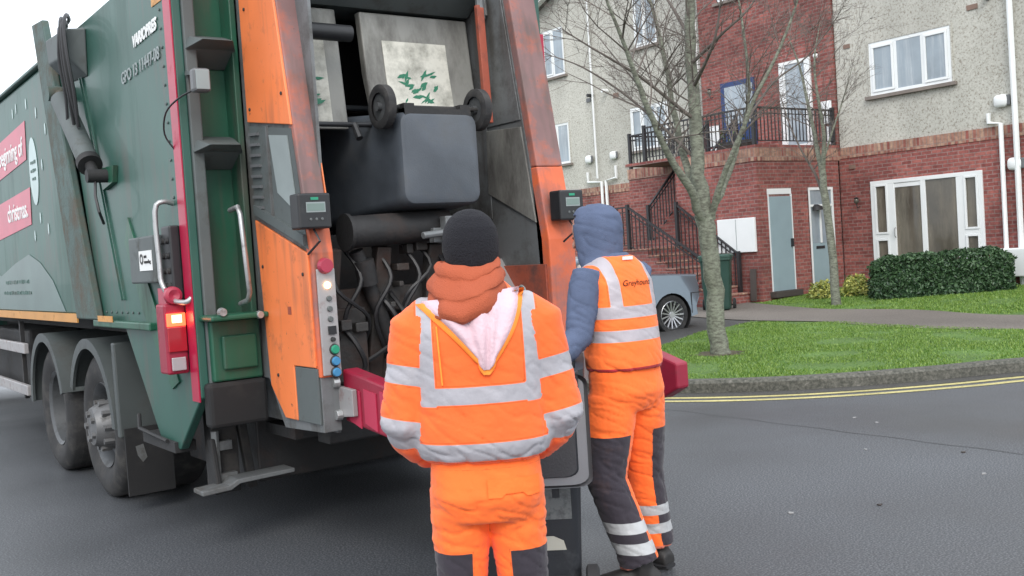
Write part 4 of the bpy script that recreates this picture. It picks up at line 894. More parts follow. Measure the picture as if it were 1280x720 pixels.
# pillar: rear edge of the left side
def pillar(x0, x1, m_up, m_low, par):
    q = MB(); q.prism([(slant(3.45)+.05,3.45),(slant(3.45)-.01,3.45),(slant(1.86)-.01,1.86),(slant(1.86)+.05,1.86)],'x',x0,x1); a = q.build('pillar',m_up,par,bevel=.008)
    q = MB(); q.prism([(slant(1.86)+.05,1.857),(slant(1.86)-.01,1.857),(4.57,1.6),(4.57,.99),(4.63,.99),(4.63,1.6)],'x',x0,x1); b_ = q.build('pillar',m_low,par,bevel=.008); return a,b_
pillar(XI+.0,XI+.115,'worn_pillar','orange_pillar',tail)
q = MB(); q.prism([(slant(3.4)-.013,3.4),(slant(1.87)-.013,1.87),(slant(1.87)+.05,1.87),(slant(3.4)+.05,3.4)],'x',XI+.116,XI+.122); q.build('pillar_edge','orange_panel',tail)
# operator panel
q = MB(); q.box(XI+.012,XI+.108,4.556,4.568,1.0,1.52); cp = q.build('control_panel','plate_grey',tail,bevel=.004)
bolt((XI+.055,4.556,1.535),(0,-1,0),.040,.03,'button_red',tail,'stop_button',20)
bolt((XI+.062,4.556,1.44),(0,-1,0),.017,.012,'indicator',cp,'indicator',16)
for k,z in enumerate((1.375,1.325,1.275)): bolt((XI+.066,4.556,z),(0,-1,0),.015,.012,'button_grey',cp,'button',16)
q = MB(); q.box(XI+.05,XI+.09,4.545,4.556,1.20,1.24); q.build('key_switch','black_plastic',cp); bolt((XI+.07,4.556,1.175),(0,-1,0),.012,.02,'ink',cp,'switch',12)
for z,mm in ((1.125,'button_green'),(1.068,'button_blue'),(1.013,'button_blue')):
    bolt((XI+.076,4.556,z),(0,-1,0),.029,.008,'ink',cp,'bezel',20); bolt((XI+.076,4.548,z),(0,-1,0),.023,.012,mm,cp,'push_button',20)
def display(x, y, z, par):
    q = MB(); q.box(x,x+.17,y,y+.10,z,z+.17); o = q.build('weighing_display','black_plastic',par,bevel=.01)
    q = MB(); q.box(x+.045,x+.135,y-.003,y-.0005,z+.085,z+.12); q.build('screen','lcd',o)
    q = MB(); q.box(x+.040,x+.140,y-.0018,y-.0008,z+.078,z+.127); q.build('screen_frame','label_grey',o)
    q = MB(); q.box(x+.065,x+.105,y-.003,y-.001,z+.137,z+.150); q.build('badge','button_green',o)
    for k in range(3): bolt((x+.06+k*.03,y,z+.045),(0,-1,0),.008,.004,'button_grey',o,'key',10)
    q = MB(); q.tube([(x+.09,y+.04,z),(x+.10,y+.0,z-.06),(x+.07,y+.08,z-.12)],.006,6); q.build('cable','rubber_hose',o)
    return o
display(2.055,4.50,1.715,tail); display(3.62,4.47,1.70,tail)
# ---- right hopper side
XO = 3.60
q = MB(); q.prism([(5.6,3.40),(slant(3.4)+.05,3.40),(slant(1.6)+.05,1.6),(4.63,.75),(5.6,.75)],'x',XO,XO+.06); rs = q.build('hopper_side','steel_grey',tail,bevel=.004)
q = MB(); q.prism([(5.30,3.40),(slant(3.4)+.02,3.40),(slant(1.6)+.02,1.6),(4.62,.75),(5.30,.75)],'x',3.79,3.81); q.build('hopper_side','orange_panel',tail)
q = MB(); q.prism([(slant(3.2)-.012,3.20),(slant(2.02)-.012,2.02),(slant(2.02)+.05,2.02),(slant(3.2)+.05,3.2)],'x',XO,3.79); q.build('pillar','worn_pillar',tail,bevel=.008)
q = MB(); q.prism([(slant(2.02)-.012,2.018),(slant(1.6)-.012,1.6),(4.568,.75),(4.64,.75),(slant(2.02)+.05,2.018)],'x',XO,3.79); q.build('pillar','orange_pillar',tail,bevel=.008)
q = MB(); q.prism([(5.1,2.28),(slant(2.3)+.06,2.26),(slant(1.75)+.06,1.70),(5.12,1.90)],'x',XO-.012,XO-.001); q.build('wear_plate','steel_worn',tail,bevel=.003)
q = MB(); q.prism([(5.6,3.3),(slant(3.3)+.06,3.3),(slant(2.32)+.06,2.30),(5.1,2.30),(5.1,1.75),(5.6,1.75)],'x',XO-.008,XO-.001); q.build('wear_plate','steel_grey',tail,bevel=.003)
q = MB(); q.prism([(5.5,1.46),(4.60,1.46),(4.60,.85),(5.5,.85)],'x',XO-.014,XO-.001); lw = q.build('side_cover','dirty_orange',tail,bevel=.003)
for (y,z) in ((4.84,1.30),(4.78,1.13),(4.72,.98)):
    q = MB(); q.lathe([(-.02,.0),(-.02,.040),(-.014,.045)],'x',(XO-.0,y,z),20); q.build('round_label','label_grey',lw); q = MB(); q.lathe([(-.024,.026),(-.024,.034)],'x',(XO,y,z),20); q.bar((XO-.023,y-.02,z-.02),(XO-.023,y+.02,z+.02),.003,.008,up=(1,0,0)); q.build('round_label_mark','ink',lw)
q = MB(); q.bar((XO-.03,5.05,1.50),(XO-.03,4.78,1.16),.02,.085,up=(1,0,0)); q.build('flap_lever','plate_grey',tail,bevel=.004)
q = MB(); q.bar((XO-.02,5.35,1.74),(XO-.02,5.0,1.38),.012,.05,up=(1,0,0)); q.build('rubber_edge','red_plastic',tail)
q = MB(); q.tube([(XO-.10,4.98,3.0),(XO-.12,4.92,2.36)],.02,10); q.bar((XO-.11,4.95,2.98),(XO-.13,4.90,2.30),.05,.03); q.build('lift_arm','dirty_orange',tail,bevel=.004)
q = MB(); q.tube([(XO-.07,5.0,3.35),(XO-.08,4.98,2.92)],.028,10); q.tube([(XO-.02,5.05,3.35),(XO-.03,5.0,2.95)],.014,8); q.build('lift_ram','steel_grey',tail)
# ---- inside the hopper
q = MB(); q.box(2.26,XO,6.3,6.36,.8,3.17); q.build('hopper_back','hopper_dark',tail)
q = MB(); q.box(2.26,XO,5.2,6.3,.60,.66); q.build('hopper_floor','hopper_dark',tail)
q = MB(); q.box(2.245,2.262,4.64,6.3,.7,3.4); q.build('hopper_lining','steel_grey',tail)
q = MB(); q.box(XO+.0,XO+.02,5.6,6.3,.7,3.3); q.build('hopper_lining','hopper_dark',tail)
q = MB(); q.prism([(4.95,3.45),(4.95,3.15),(5.2,2.98),(5.5,2.98),(5.5,3.45)],'x',2.27,XO-.01); q.build('top_beam','column_grey',tail,bevel=.02)
def cover(x0, x1, zb_):
    q = MB(); q.prism([(5.20,2.96),(5.16,2.6),(5.125,zb_),(5.165,zb_),(5.22,2.6),(5.26,2.96)],'x',x0,x1); c = q.build('lid_flap','steel_worn',tail,bevel=.01); 
    a,b_ = x0+(x1-x0)*.17, x0+(x1-x0)*.76
    q = MB(); q.prism([(5.179,2.80),(5.155,2.6),(5.124,zb_+.02),(5.13,zb_+.02),(5.163,2.6),(5.19,2.80)],'x',a,b_); q.build('worn_sticker','panel_white',c); return c,a,b_
c1,a,b_ = cover(2.83,3.56,2.40); c2,a2,b2 = cover(2.28,2.68,2.28)
def scuffs(par, x0, x1, z0, z1, n, seed):
    rs_ = random.Random(seed); q = MB()
    for k in range(n):
        cx, cz = rs_.uniform(x0,x1), rs_.uniform(z0,z1); y = 5.107+(cz-2.30)*.165-.004; an = rs_.uniform(-.4,1.2); L,wd = rs_.uniform(.012,.045), rs_.uniform(.004,.013)
        c,s_ = math.cos(an),math.sin(an); P = [(-L,0),(-L*.3,wd),(L*.5,wd*.7),(L,0),(L*.2,-wd),(-L*.6,-wd*.5)]
        q.add([(cx+u*c-v*s_, y+(u*s_+v*c)*.17, cz+u*s_+v*c) for u,v in P],[tuple(range(6))])
    q.build('scuffed_paint','scuff_green',par)
scuffs(c1,3.05,3.28,2.45,2.62,30,3); scuffs(c2,2.40,2.52,2.42,2.58,10,5)
q = MB(); q.cyl((2.28,5.0,2.78),(2.66,5.0,2.78),.045); q.build('roller','black_plastic',tail,smooth=40)
q = MB(); q.cyl((2.3,4.95,2.28),(2.72,4.95,2.28),.014); q.tube([(2.34,4.95,2.28),(2.34,4.9,2.2),(2.34,4.95,2.1)],.02,8); q.tube([(2.62,4.95,2.28),(2.62,4.9,2.2)],.02,8); q.build('lift_bar','black_plastic',tail,smooth=40)
# lift carriage and arms under the raised bin
q = MB(); q.cyl((2.48,4.86,1.70),(3.1,4.86,1.72),.085,n=24); q.cyl((2.47,4.86,1.70),(2.49,4.86,1.70),.10,n=24); q.build('torque_tube','hopper_dark',tail,smooth=40)
q = MB()
for x in (2.42,2.72,3.05): q.bar((x,4.92,1.62),(x-.05,5.05,.85),.09,.07)
q.build('carriage_frame','hopper_steel',tail,bevel=.01)
q = MB(); q.box(2.3,3.5,4.98,5.05,1.26,1.40); q.box(2.3,3.5,5.02,5.12,.86,1.0); q.box(2.32,2.6,4.93,5.02,.9,1.3); q.build('cross_beam','hopper_steel',tail,bevel=.01)
q = MB(); q.tube([(2.55,4.9,1.60),(2.75,4.95,1.1)],.04,12); q.tube([(2.58,4.88,1.55),(2.61,4.9,1.42)],.055,12); q.build('tipping_ram','hopper_dark',tail,smooth=40); q = MB(); q.tube([(3.25,4.9,1.60),(3.1,4.95,1.1)],.045,12); q.build('tipping_ram','hopper_dark',tail,smooth=40)
for k in range(5):
    q = MB(); x = 2.5+.18*k; q.tube(smooth_line([(x,4.95,1.62),(x+.05,4.86,1.45),(x-.04,4.90,1.25),(x+.06,4.97,1.02)],5),.012,6); q.build('hose','rubber_hose',tail,smooth=True)
q = MB()
for k in range(9): x = 2.62+k*.085; q.prism([(5.62,1.86),(5.58,1.72),(5.66,1.60),(5.72,1.60),(5.70,1.8)],'x',x,x+.05)
q.box(2.55,3.45,5.66,5.74,1.50,1.66)
q.build('comb','hopper_steel',tail,bevel=.004)
q = MB(); q.box(2.95,3.2,4.75,4.80,1.62,1.70); q.tube([(2.85,4.7,1.66),(3.25,4.72,1.69)],.02,8); q.box(3.0,3.06,4.70,4.76,1.56,1.76); q.build('catch_plate','steel_grey',tail,bevel=.004)
for k in range(9):
    x = random.uniform(2.36,3.3); z = random.uniform(.95,1.5); q = MB()
    q.tube(smooth_line([(x,4.97,z+.25),(x+random.uniform(-.12,.12),4.86,z+.1),(x+random.uniform(-.15,.15),4.88,z-.05),(x+random.uniform(-.2,.2),4.98,z-.2)],4),random.uniform(.008,.016),6); q.build('hose','rubber_hose',tail,smooth=True)
for k in range(14):
    x = random.uniform(2.32,3.45); z = random.uniform(.9,1.6); a_,b__ = random.uniform(.02,.09),random.uniform(.02,.08); q = MB(); q.box(x,x+a_,4.90-random.random()*.05,4.985,z,z+b__); q.build('bracket','hopper_steel',tail,bevel=.006)
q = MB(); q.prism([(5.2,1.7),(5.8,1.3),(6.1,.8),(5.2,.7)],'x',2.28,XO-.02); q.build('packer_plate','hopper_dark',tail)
# red folding loading bars
def loadbar(x0, flip):
    s_ = -1 if flip else 1
    P = [(4.60,1.02),(4.05,.945),(3.88,.895),(3.88,.76),(4.0,.70),(4.60,.76)]
    q = MB(); q.prism(P,'x',x0,x0+.09); return q
q = loadbar(2.27,False)
lb1 = q.build('loading_bar','red_plastic',tail,bevel=.012)
for k in range(3):
    q = MB(); y = 4.10+k*.16; q.prism([(y,.92),(y+.12,.935),(y+.12,.77),(y,.74)],'x',2.264,2.269); q.build('pocket','decal_red',lb1)
q = MB(); q.prism([(4.63,.94),(4.44,.93),(4.44,.80),(4.63,.78)],'x',2.235,2.262); q.build('hinge_plate','plate_grey',tail,bevel=.004)
bolt((2.235,4.58,.96),(-1,0,0),.03,.03,'galvanised',tail); bolt((2.235,4.57,.80),(-1,0,0),.028,.03,'galvanised',tail)
q = loadbar(3.86,False); q.build('loading_bar','red_plastic',tail,bevel=.012)
q = MB(); q.prism([(4.60,.98),(4.60,.76),(4.66,.76),(4.66,.98)],'x',3.60,3.95); q.build('hinge_plate','plate_grey',tail)
q = MB(); q.box(2.26,3.6,4.78,4.92,.62,.78); q.build('rear_bumper','chassis',tail,bevel=.01)
q = MB(); q.prism([(4.60,1.44),(4.56,1.44),(4.50,1.37),(4.52,1.1),(4.60,1.05)],'x',3.80,3.88); q.build('rubber_bump','grey_stone',tail,bevel=.02)
# rear step
q = MB(); q.box(1.93,2.08,5.58,5.70,.30,.80); q.bar((2.1,5.6,.78),(2.16,5.62,.30),.05,.05); q.bar((1.92,5.56,.62),(1.93,5.52,.32),.03,.06); hg = q.build('step_hanger','chassis',Tk,bevel=.008)
q = MB(); q.tube([(1.94,5.55,.66),(1.94,5.55,.36)],.022,8); q.box(1.95,2.05,5.54,5.58,.36,.42); q.box(1.95,2.03,5.54,5.58,.55,.60); q.build('step_clamp','steel_grey',hg)
q = MB(); q.prism([(1.80,.345),(1.96,.352),(2.01,.378),(2.33,.385),(2.33,.408),(2.0,.403),(1.95,.378),(1.80,.370)],'y',5.40,5.55); q.build('foot_step','steel_grey',hg,bevel=.004)
# chassis
q = MB(); q.box(2.45,2.6,5.6,15.5,.80,1.10); q.box(3.5,3.65,5.6,15.5,.80,1.10); q.box(2.2,3.9,7.5,14.2,1.12,1.279); q.box(2.4,3.7,6.2,6.4,.55,.9); q.build('chassis_rails','chassis',Tk)
q = MB(); q.box(2.2,3.9,9.8,11.2,.45,1.0); q.box(1.95,2.4,10.4,12.4,.45,1.1); q.box(3.5,4.25,9.8,13.4,.25,1.15); q.box(2.5,3.6,6.9,9.6,.35,.9); q.build('tank_and_light_block','chassis',Tk,bevel=.03)  # far-side boxes are added, unseen, to keep light out under the lorry
q = MB(); q.box(2.2,3.95,5.6,6.8,.32,1.1); q.build('sub_frame_light_block','hopper_dark',Tk,bevel=.01)  # sub-frame widened and lowered to shut out light below the hopper
for z in (.97,.60):
    q = MB(); q.box(XL-.02,XL+.02,9.75,13.2,z-.045,z+.045); q.build('side_guard','plate_grey',Tk,bevel=.006)
for y in (10.1,11.6,12.9):
    q = MB(); q.box(XL+.025,XL+.06,y,y+.05,.5,1.2); q.build('guard_bracket','chassis',Tk)
# wheels
def wheel(y, x, kind, side_=1, dual=True):
    s_ = side_; c = (x,y,.51)
    q = MB(); P = [(.03,.30),(.0,.36),(-.005,.44),(.02,.49),(.045,.51),(.25,.51),(.28,.49),(.29,.4),(.27,.3)]
    P = [(a*s_,r) for a,r in P]; q.lathe(P,'x',c,56)
    if dual: q.lathe([(a+ .32*s_,r) for a,r in P],'x',c,56)
    for k in range(3): q.lathe([((.10+.05*k)*s_,.5101),((.10+.05*k)*s_,.5125),((.13+.05*k)*s_,.5125),((.13+.05*k)*s_,.5101)],'x',c,56)
    o = q.build('wheel','tyre',Tk,smooth=40)
    q = MB()
    if kind == 'dish': q.lathe([(a*s_,r) for a,r in [(.035,.305),(.02,.30),(.04,.275),(.17,.262),(.175,.12),(.14,.10),(.13,.0)]],'x',c,48)
    else: q.lathe([(a*s_,r) for a,r in [(.035,.305),(.02,.30),(.04,.28),(.11,.262),(.13,.19),(.10,.16)]],'x',c,48)
    q.build('rim','rim_dark' if kind=='dish' else 'rim_dark',o,smooth=35)
    if kind != 'dish':
        q = MB(); q.lathe([(a*s_,r) for a,r in [(.13,.19),(.02,.165),(-.02,.15),(-.06,.13),(-.07,.05),(-.065,.0)]],'x',c,32)
        for k in range(10):
            a = k*math.pi/5; u = Vector((0,math.cos(a),math.sin(a))); p = Vector(c)+u*.165; q.cyl(p+Vector((.05*s_,0,0)),p+Vector((-.02*s_,0,0)),.022,n=6)
        for k in range(5):
            a = k*2*math.pi/5; u = Vector((0,math.cos(a),math.sin(a))); p = Vector(c)+u*.09; q.cyl(p,p+Vector((-.085*s_,0,0)),.024,n=6)
        q.build('hub','hub_grey',o,smooth=30)
wheel(7.54,XL+.03,'hub'); wheel(8.95,XL+.03,'dish',dual=False); wheel(14.9,XL+.06,'dish',dual=False)
wheel(7.54,XR-.03,'hub',-1); wheel(8.95,XR-.03,'dish',-1,False); wheel(14.9,XR-.06,'dish',-1,False)
# mudguards
def guard(yc, x0, x1, a0, a1, r=.60):
    q = MB(); n = 18; vs=[]
    for k in range(n+1):
        a = R(a0+(a1-a0)*k/n)
        for (x,rr_) in ((x0,r-.07),(x0,r),(x1,r),(x1,r-.02),(x0+.03,r-.02),(x0+.02,r-.07)): vs.append((x,yc+rr_*math.cos(a),.53+rr_*math.sin(a)))
    q.add(vs,[(k*6+j,k*6+(j+1)%6,(k+1)*6+(j+1)%6,(k+1)*6+j) for k in range(n) for j in range(6)]); q.f.append((0,1,2,3,4,5)); q.f.append(tuple(n*6+j for j in (5,4,3,2,1,0)))
    return q.build('mudguard','mudguard',Tk,smooth=40)
guard(7.54,XL-.03,2.42,22,178); guard(8.95,XL-.03,2.42,0,165)
guard(7.54,3.68,XR+.03,20,180); guard(8.95,3.68,XR+.03,0,165)
q = MB(); q.box(XL-.02,2.42,6.86,6.93,.50,1.12); q.build('mudguard','mudguard',Tk,bevel=.01)
q = MB(); q.box(XL-.0,2.10,6.83,6.85,.12,.56); mf = q.build('mudflap','mudflap',Tk); q = MB(); q.add([(1.86,6.826,.44),(1.91,6.826,.45),(1.93,6.826,.36),(1.90,6.826,.33),(1.87,6.826,.38)],[(0,1,2,3,4)]); q.build('worn_mark','steel_grey',mf)
q = MB(); q.box(3.65,XR,6.83,6.85,.07,.9); q.build('mudflap','mudflap',Tk)
# cab
q = MB(); q.prism([(14.35,.75),(14.35,2.95),(14.7,3.05),(16.1,2.95),(16.35,1.9),(16.4,.5),(15.5,.5),(15.45,.95),(15.1,1.12),(14.7,1.12),(14.4,.85)],'x',XL+.05,XR-.05); cb = q.build('cab','green_paint',Tk,bevel=.04)
q = MB(); q.prism([(14.95,2.75),(16.0,2.7),(16.2,1.95),(14.95,1.85)],'x',XL+.04,XL+.048); q.build('side_window','car_glass',cb)
q = MB(); q.bar((1.98,16.375,1.95),(1.98,16.16,2.7),.0,.02); q.build('pillar','iron_black',cb) if False else None
q = MB(); q.add([(1.95,16.365,1.9),(4.15,16.365,1.9),(4.15,16.14,2.82),(1.95,16.14,2.82)],[(0,1,2,3)]); q.build('windscreen','car_glass',cb)
q = MB(); q.tube([(XL+.05,16.0,2.75),(XL-.2,16.1,2.75),(XL-.22,16.1,2.6)],.015,6); q.box(XL-.30,XL-.12,16.08,16.16,2.1,2.6); q.build('mirror','black_plastic',cb,bevel=.01)

# ================================================================== PEOPLE
def remesh(mb, voxel, smooth_it=6, name='m'):
    me = mb.mesh(name); o = bpy.data.objects.new('tmp',me); col.objects.link(o)
    md = o.modifiers.new('r','REMESH'); md.mode = 'VOXEL'; md.voxel_size = voxel
    if smooth_it: sm_ = o.modifiers.new('s','SMOOTH'); sm_.factor = .5; sm_.iterations = smooth_it
    nm = bpy.data.meshes.new_from_object(o.evaluated_get(bpy.context.evaluated_depsgraph_get())); bpy.data.objects.remove(o); nm.name = name
    nm.polygons.foreach_set('use_smooth',[True]*len(nm.polygons)); return nm
def attach(nm, name, materials, parent, label=None):
    o = bpy.data.objects.new(name,nm); col.objects.link(o); nm.materials.clear()
    for m_ in materials: nm.materials.append(M[m_])
    o.parent = parent; o['_o'] = (0,0,0)
    if label: o['label'] = label
    return o
def fold(me, amp, fn=None, seed=0, fz=1.0):
    amp *= .78
    """crease a garment: ridged noise pushed along the normals"""
    me.update(); N = [v.normal.copy() for v in me.vertices]
    for v,nr in zip(me.vertices,N):
        p = v.co; k = fn(p) if fn else (1,0)
        q = Vector((p.x*5.5+seed, p.y*5.5, p.z*11*fz)) + Vector((p.z*3,p.x*4,p.x*6))
        r1 = 1-abs(noise.noise(q))*2.4; r2 = 1-abs(noise.noise(q*2.1+Vector((9,1,4))))*2.2; r3 = noise.noise(Vector((p.x*4+seed,p.y*4,p.z*4)))
        r4 = max(0,1-abs(noise.noise(q*1.5+Vector((2,7,1))))*5)**2; r5 = max(0,1-abs(noise.noise(q*3.1+Vector((5,2,8))))*4.5)**2
        v.co = p + nr*(amp*k[0]*(.30*r1*abs(r1)+.05*r2+.55*r3-.85*r4-.30*r5)+amp*.1)
def setattr_(me, name, vals):
    a = me.attributes.new(name,'FLOAT','POINT'); a.data.foreach_set('value',vals)
def garment(name, base, layers, rough=.85, bump=.35):
    """layers: (attribute, colour, roughness): the colour shows where the signed distance in that attribute is above zero"""
    m = bpy.data.materials.new(name); m.use_nodes = True; n = m.node_tree.nodes; l = m.node_tree.links; b = n['Principled BSDF']
    tc = n.new('ShaderNodeTexCoord'); ns = n.new('ShaderNodeTexNoise'); ns.inputs['Scale'].default_value = 6; ns.inputs['Detail'].default_value = 8; l.new(tc.outputs['Object'],ns.inputs['Vector'])
    mr = n.new('ShaderNodeMapRange'); mr.inputs[1].default_value=.3; mr.inputs[2].default_value=.7; mr.inputs[3].default_value=.86; mr.inputs[4].default_value=1.08; l.new(ns.outputs[0],mr.inputs[0])
    cur = n.new('ShaderNodeRGB'); cur.outputs[0].default_value = tuple(base)+(1,); c = cur.outputs[0]; rg = None
    rv = n.new('ShaderNodeValue'); rv.outputs[0].default_value = rough; rcur = rv.outputs[0]
    for (at_,cc,rr_) in layers:
        a = n.new('ShaderNodeAttribute'); a.attribute_name = at_; g_ = n.new('ShaderNodeMath'); g_.operation='MULTIPLY'; g_.inputs[1].default_value = 600; g_.use_clamp = True; l.new(a.outputs['Fac'],g_.inputs[0])
        mi = n.new('ShaderNodeMix'); mi.data_type='RGBA'; l.new(g_.outputs[0],mi.inputs[0]); l.new(c,mi.inputs[6]); mi.inputs[7].default_value = tuple(cc)+(1,); c = mi.outputs[2]
        m3 = n.new('ShaderNodeMix'); l.new(g_.outputs[0],m3.inputs[0]); l.new(rcur,m3.inputs[2]); m3.inputs[3].default_value = rr_; rcur = m3.outputs[0]
    sc = n.new('ShaderNodeVectorMath'); sc.operation='SCALE'; l.new(c,sc.inputs[0]); l.new(mr.outputs[0],sc.inputs['Scale']); l.new(sc.outputs[0],b.inputs['Base Color']); l.new(rcur,b.inputs['Roughness'])
    b.inputs['Sheen Weight'].default_value = .15
    n3 = n.new('ShaderNodeTexNoise'); n3.inputs['Scale'].default_value = 28; n3.inputs['Detail'].default_value = 6; l.new(tc.outputs['Object'],n3.inputs['Vector'])
    bp = n.new('ShaderNodeBump'); bp.inputs['Strength'].default_value = bump; bp.inputs['Distance'].default_value=.010; l.new(n3.outputs[0],bp.inputs['Height'])
    mp = n.new('ShaderNodeMapping'); mp.inputs['Scale'].default_value = (1,1,1.6); mp.inputs['Rotation'].default_value = (.3,.5,0); l.new(tc.outputs['Object'],mp.inputs[0])
    n6 = n.new('ShaderNodeTexNoise'); n6.noise_type = 'RIDGED_MULTIFRACTAL'; n6.inputs['Scale'].default_value = 6.5; n6.inputs['Detail'].default_value = 3; n6.inputs['Distortion'].default_value = .6; l.new(mp.outputs[0],n6.inputs['Vector'])
    b2 = n.new('ShaderNodeBump'); b2.invert = True; b2.inputs['Strength'].default_value = .45; b2.inputs['Distance'].default_value = .012; l.new(n6.outputs[0],b2.inputs['Height']); l.new(bp.outputs[0],b2.inputs['Normal']); l.new(b2.outputs[0],b.inputs['Normal'])
    n7 = n.new('ShaderNodeTexNoise'); n7.inputs['Scale'].default_value = 3.2; n7.inputs['Detail'].default_value = 9; n7.inputs['Roughness'].default_value = .72; l.new(tc.outputs['Object'],n7.inputs['Vector'])
    r7 = n.new('ShaderNodeMapRange'); r7.inputs[1].default_value = .58; r7.inputs[2].default_value = .80; r7.inputs[4].default_value = .45; l.new(n7.outputs[0],r7.inputs[0])
    m7 = n.new('ShaderNodeMix'); m7.data_type = 'RGBA'; l.new(r7.outputs[0],m7.inputs[0]); l.new(sc.outputs[0],m7.inputs[6]); m7.inputs[7].default_value = (.16,.075,.045,1); l.new(m7.outputs[2],b.inputs['Base Color'])
    M[name] = m
REFL = (.36,.35,.38); ORG = (1.0,.14,.024); DARK = (.030,.024,.034)
garment('hivis_jacket',ORG,[('seam',(.50,.07,.01),.9),('edge',(.95,.42,.05),.8),('refl',REFL,.42)])
garment('hivis_vest',(1.0,.18,.03),[('seam',(.50,.08,.01),.9),('edge',(1.0,.46,.06),.8),('refl',(.40,.37,.40),.42),('trim',(.42,.02,.03),.8)])
garment('hivis_trousers',(1.0,.165,.024),[('seam',(.50,.07,.01),.9),('dark',DARK,.85),('refl',(.44,.45,.46),.42),('hem',(.60,.16,.10),.8)])
def armd(p, P):
    """distance along and to a polyline"""
    best = (9,0); acc = 0
    for a,b in zip(P[:-1],P[1:]):
        a,b = Vector(a),Vector(b); ab = b-a; t = max(0,min(1,(p-a).dot(ab)/ab.length_squared)); d = (p-(a+ab*t)).length
        if d < best[0]: best = (d,acc+ab.length*t)
        acc += ab.length
    return best
def hand(mb, wrist, direction, palm_n, side_, curl=.9, s=1.0):
    """palm plus four fingers of different lengths and a thumb leaving the side of the palm"""
    w_ = Vector(wrist); d = Vector(direction).normalized(); n_ = Vector(palm_n).normalized(); n_ = (n_-d*n_.dot(d)).normalized(); a = d.cross(n_)*side_
    mb.rings([(w_-d*.02,a*.027*s,n_*.020*s),(w_+d*.02*s,a*.034*s,n_*.017*s),(w_+d*.06*s,a*.042*s,n_*.015*s),(w_+d*.092*s,a*.041*s,n_*.012*s)],14)
    for k,(off,L) in enumerate(((.031,.070),(.0105,.080),(-.0105,.074),(-.031,.058))):
        b0 = w_+d*.082*s+a*off*s; p = [b0]; dd = d.copy()
        for j,f_ in enumerate((.45,.32,.25)):
            an = curl*(.35 if j==0 else .75); dd = (dd*math.cos(an)+n_*math.sin(an)).normalized(); nn = n_; n2 = (n_*math.cos(an)-d*math.sin(an)); p.append(p[-1]+dd*L*f_*s)
            
        mb.tube(p,[.0098*s,.0090*s,.0082*s,.0068*s],8)
    b0 = w_+d*.025*s+a*.028*s; t1 = b0+(a*.7+d*.6+n_*.3).normalized()*.042*s; t2 = t1+(d*.75+a*.15+n_*.45).normalized()*.032*s; t3 = t2+(d*.7+n_*.6-a*.1).normalized()*.024*s
    mb.tube([b0-a*.01,t1,t2,t3],[.013*s,.0118*s,.0100*s,.0078*s],8)

def person(name_label, loc, heading, J, build_fn):
    P = root('person',loc,name_label,'person',rz=-heading,local=True); build_fn(P,J); return P

def body_mesh(P, J):
    """the body under the clothes: head with face, neck, torso, limbs and hands in one surface"""
    mb = MB(); hc = Vector(J['head']); fd = Vector(J['face']).normalized(); sd_ = Vector((fd.y,-fd.x,0)).normalized(); up = sd_.cross(fd).normalized()*-1
    if up.z < 0: up = -up
    mb.rings([(hc+up*.112,sd_*.030,fd*.04),(hc+up*.095,sd_*.058,fd*.075),(hc+up*.05,sd_*.074,fd*.094),(hc,sd_*.074,fd*.096),(hc-up*.045+fd*.008,sd_*.064,fd*.084),(hc-up*.085+fd*.022,sd_*.048,fd*.064),(hc-up*.112+fd*.035,sd_*.026,fd*.036)],20)
    mb.rings([(hc+fd*.088+up*.01,sd_*.010,up*.022),(hc+fd*.118-up*.022,sd_*.016,up*.014)],10)          # nose
    mb.rings([(hc+fd*.070-up*.062,sd_*.026,up*.010),(hc+fd*.092-up*.062,sd_*.018,up*.007)],10)             # lips
    for s_ in (-1,1): mb.ell(hc+sd_*s_*.076-fd*.005-up*.01,(.012,.022,.032),10,8)                        # ears
    nk = Vector(J['neck']); mb.rings([(hc-up*.06-fd*.02,sd_*.055,fd*.058),(nk,sd_*.06,fd*.062),(nk-Vector((0,0,.05)),(.10,0,0),(0,.07,0))],16)
    for (c,a,d_) in (J['torso']): pass
    mb.rings([(Vector(c),Vector((a*.86,0,0)),Vector((0,d_*.84,0))) for (c,a,d_) in J['torso']],20)
    for s_,A in ((1,J['armR']),(-1,J['armL'])):
        mb.tube([A[0],Vector(A[0]).lerp(Vector(A[1]),.5),A[1],Vector(A[1]).lerp(Vector(A[2]),.5),A[2]],[.052,.047,.040,.036,.027],12)
        dn = (Vector(A[2])-Vector(A[1])).normalized(); hand(mb,Vector(A[2])+dn*.01,J['hd'+('R' if s_>0 else 'L')],J['hn'+('R' if s_>0 else 'L')],s_,J.get('curl',.9))
    for L in (J['legR'],J['legL']):
        mb.tube([L[0],Vector(L[0]).lerp(Vector(L[1]),.5),L[1],Vector(L[1]).lerp(Vector(L[2]),.4),L[2]],[.085,.072,.052,.050,.036],12)
    nm = remesh(mb,.007,2,'body'); o = attach(nm,'body',['skin'],P)
    e = MB()
    for s_ in (-1,1): e.ell(hc+sd_*s_*.031+fd*.082+up*.012,(.012,.012,.009),12,8)
    e.build('eyes','ink',P,smooth=True)
    return o

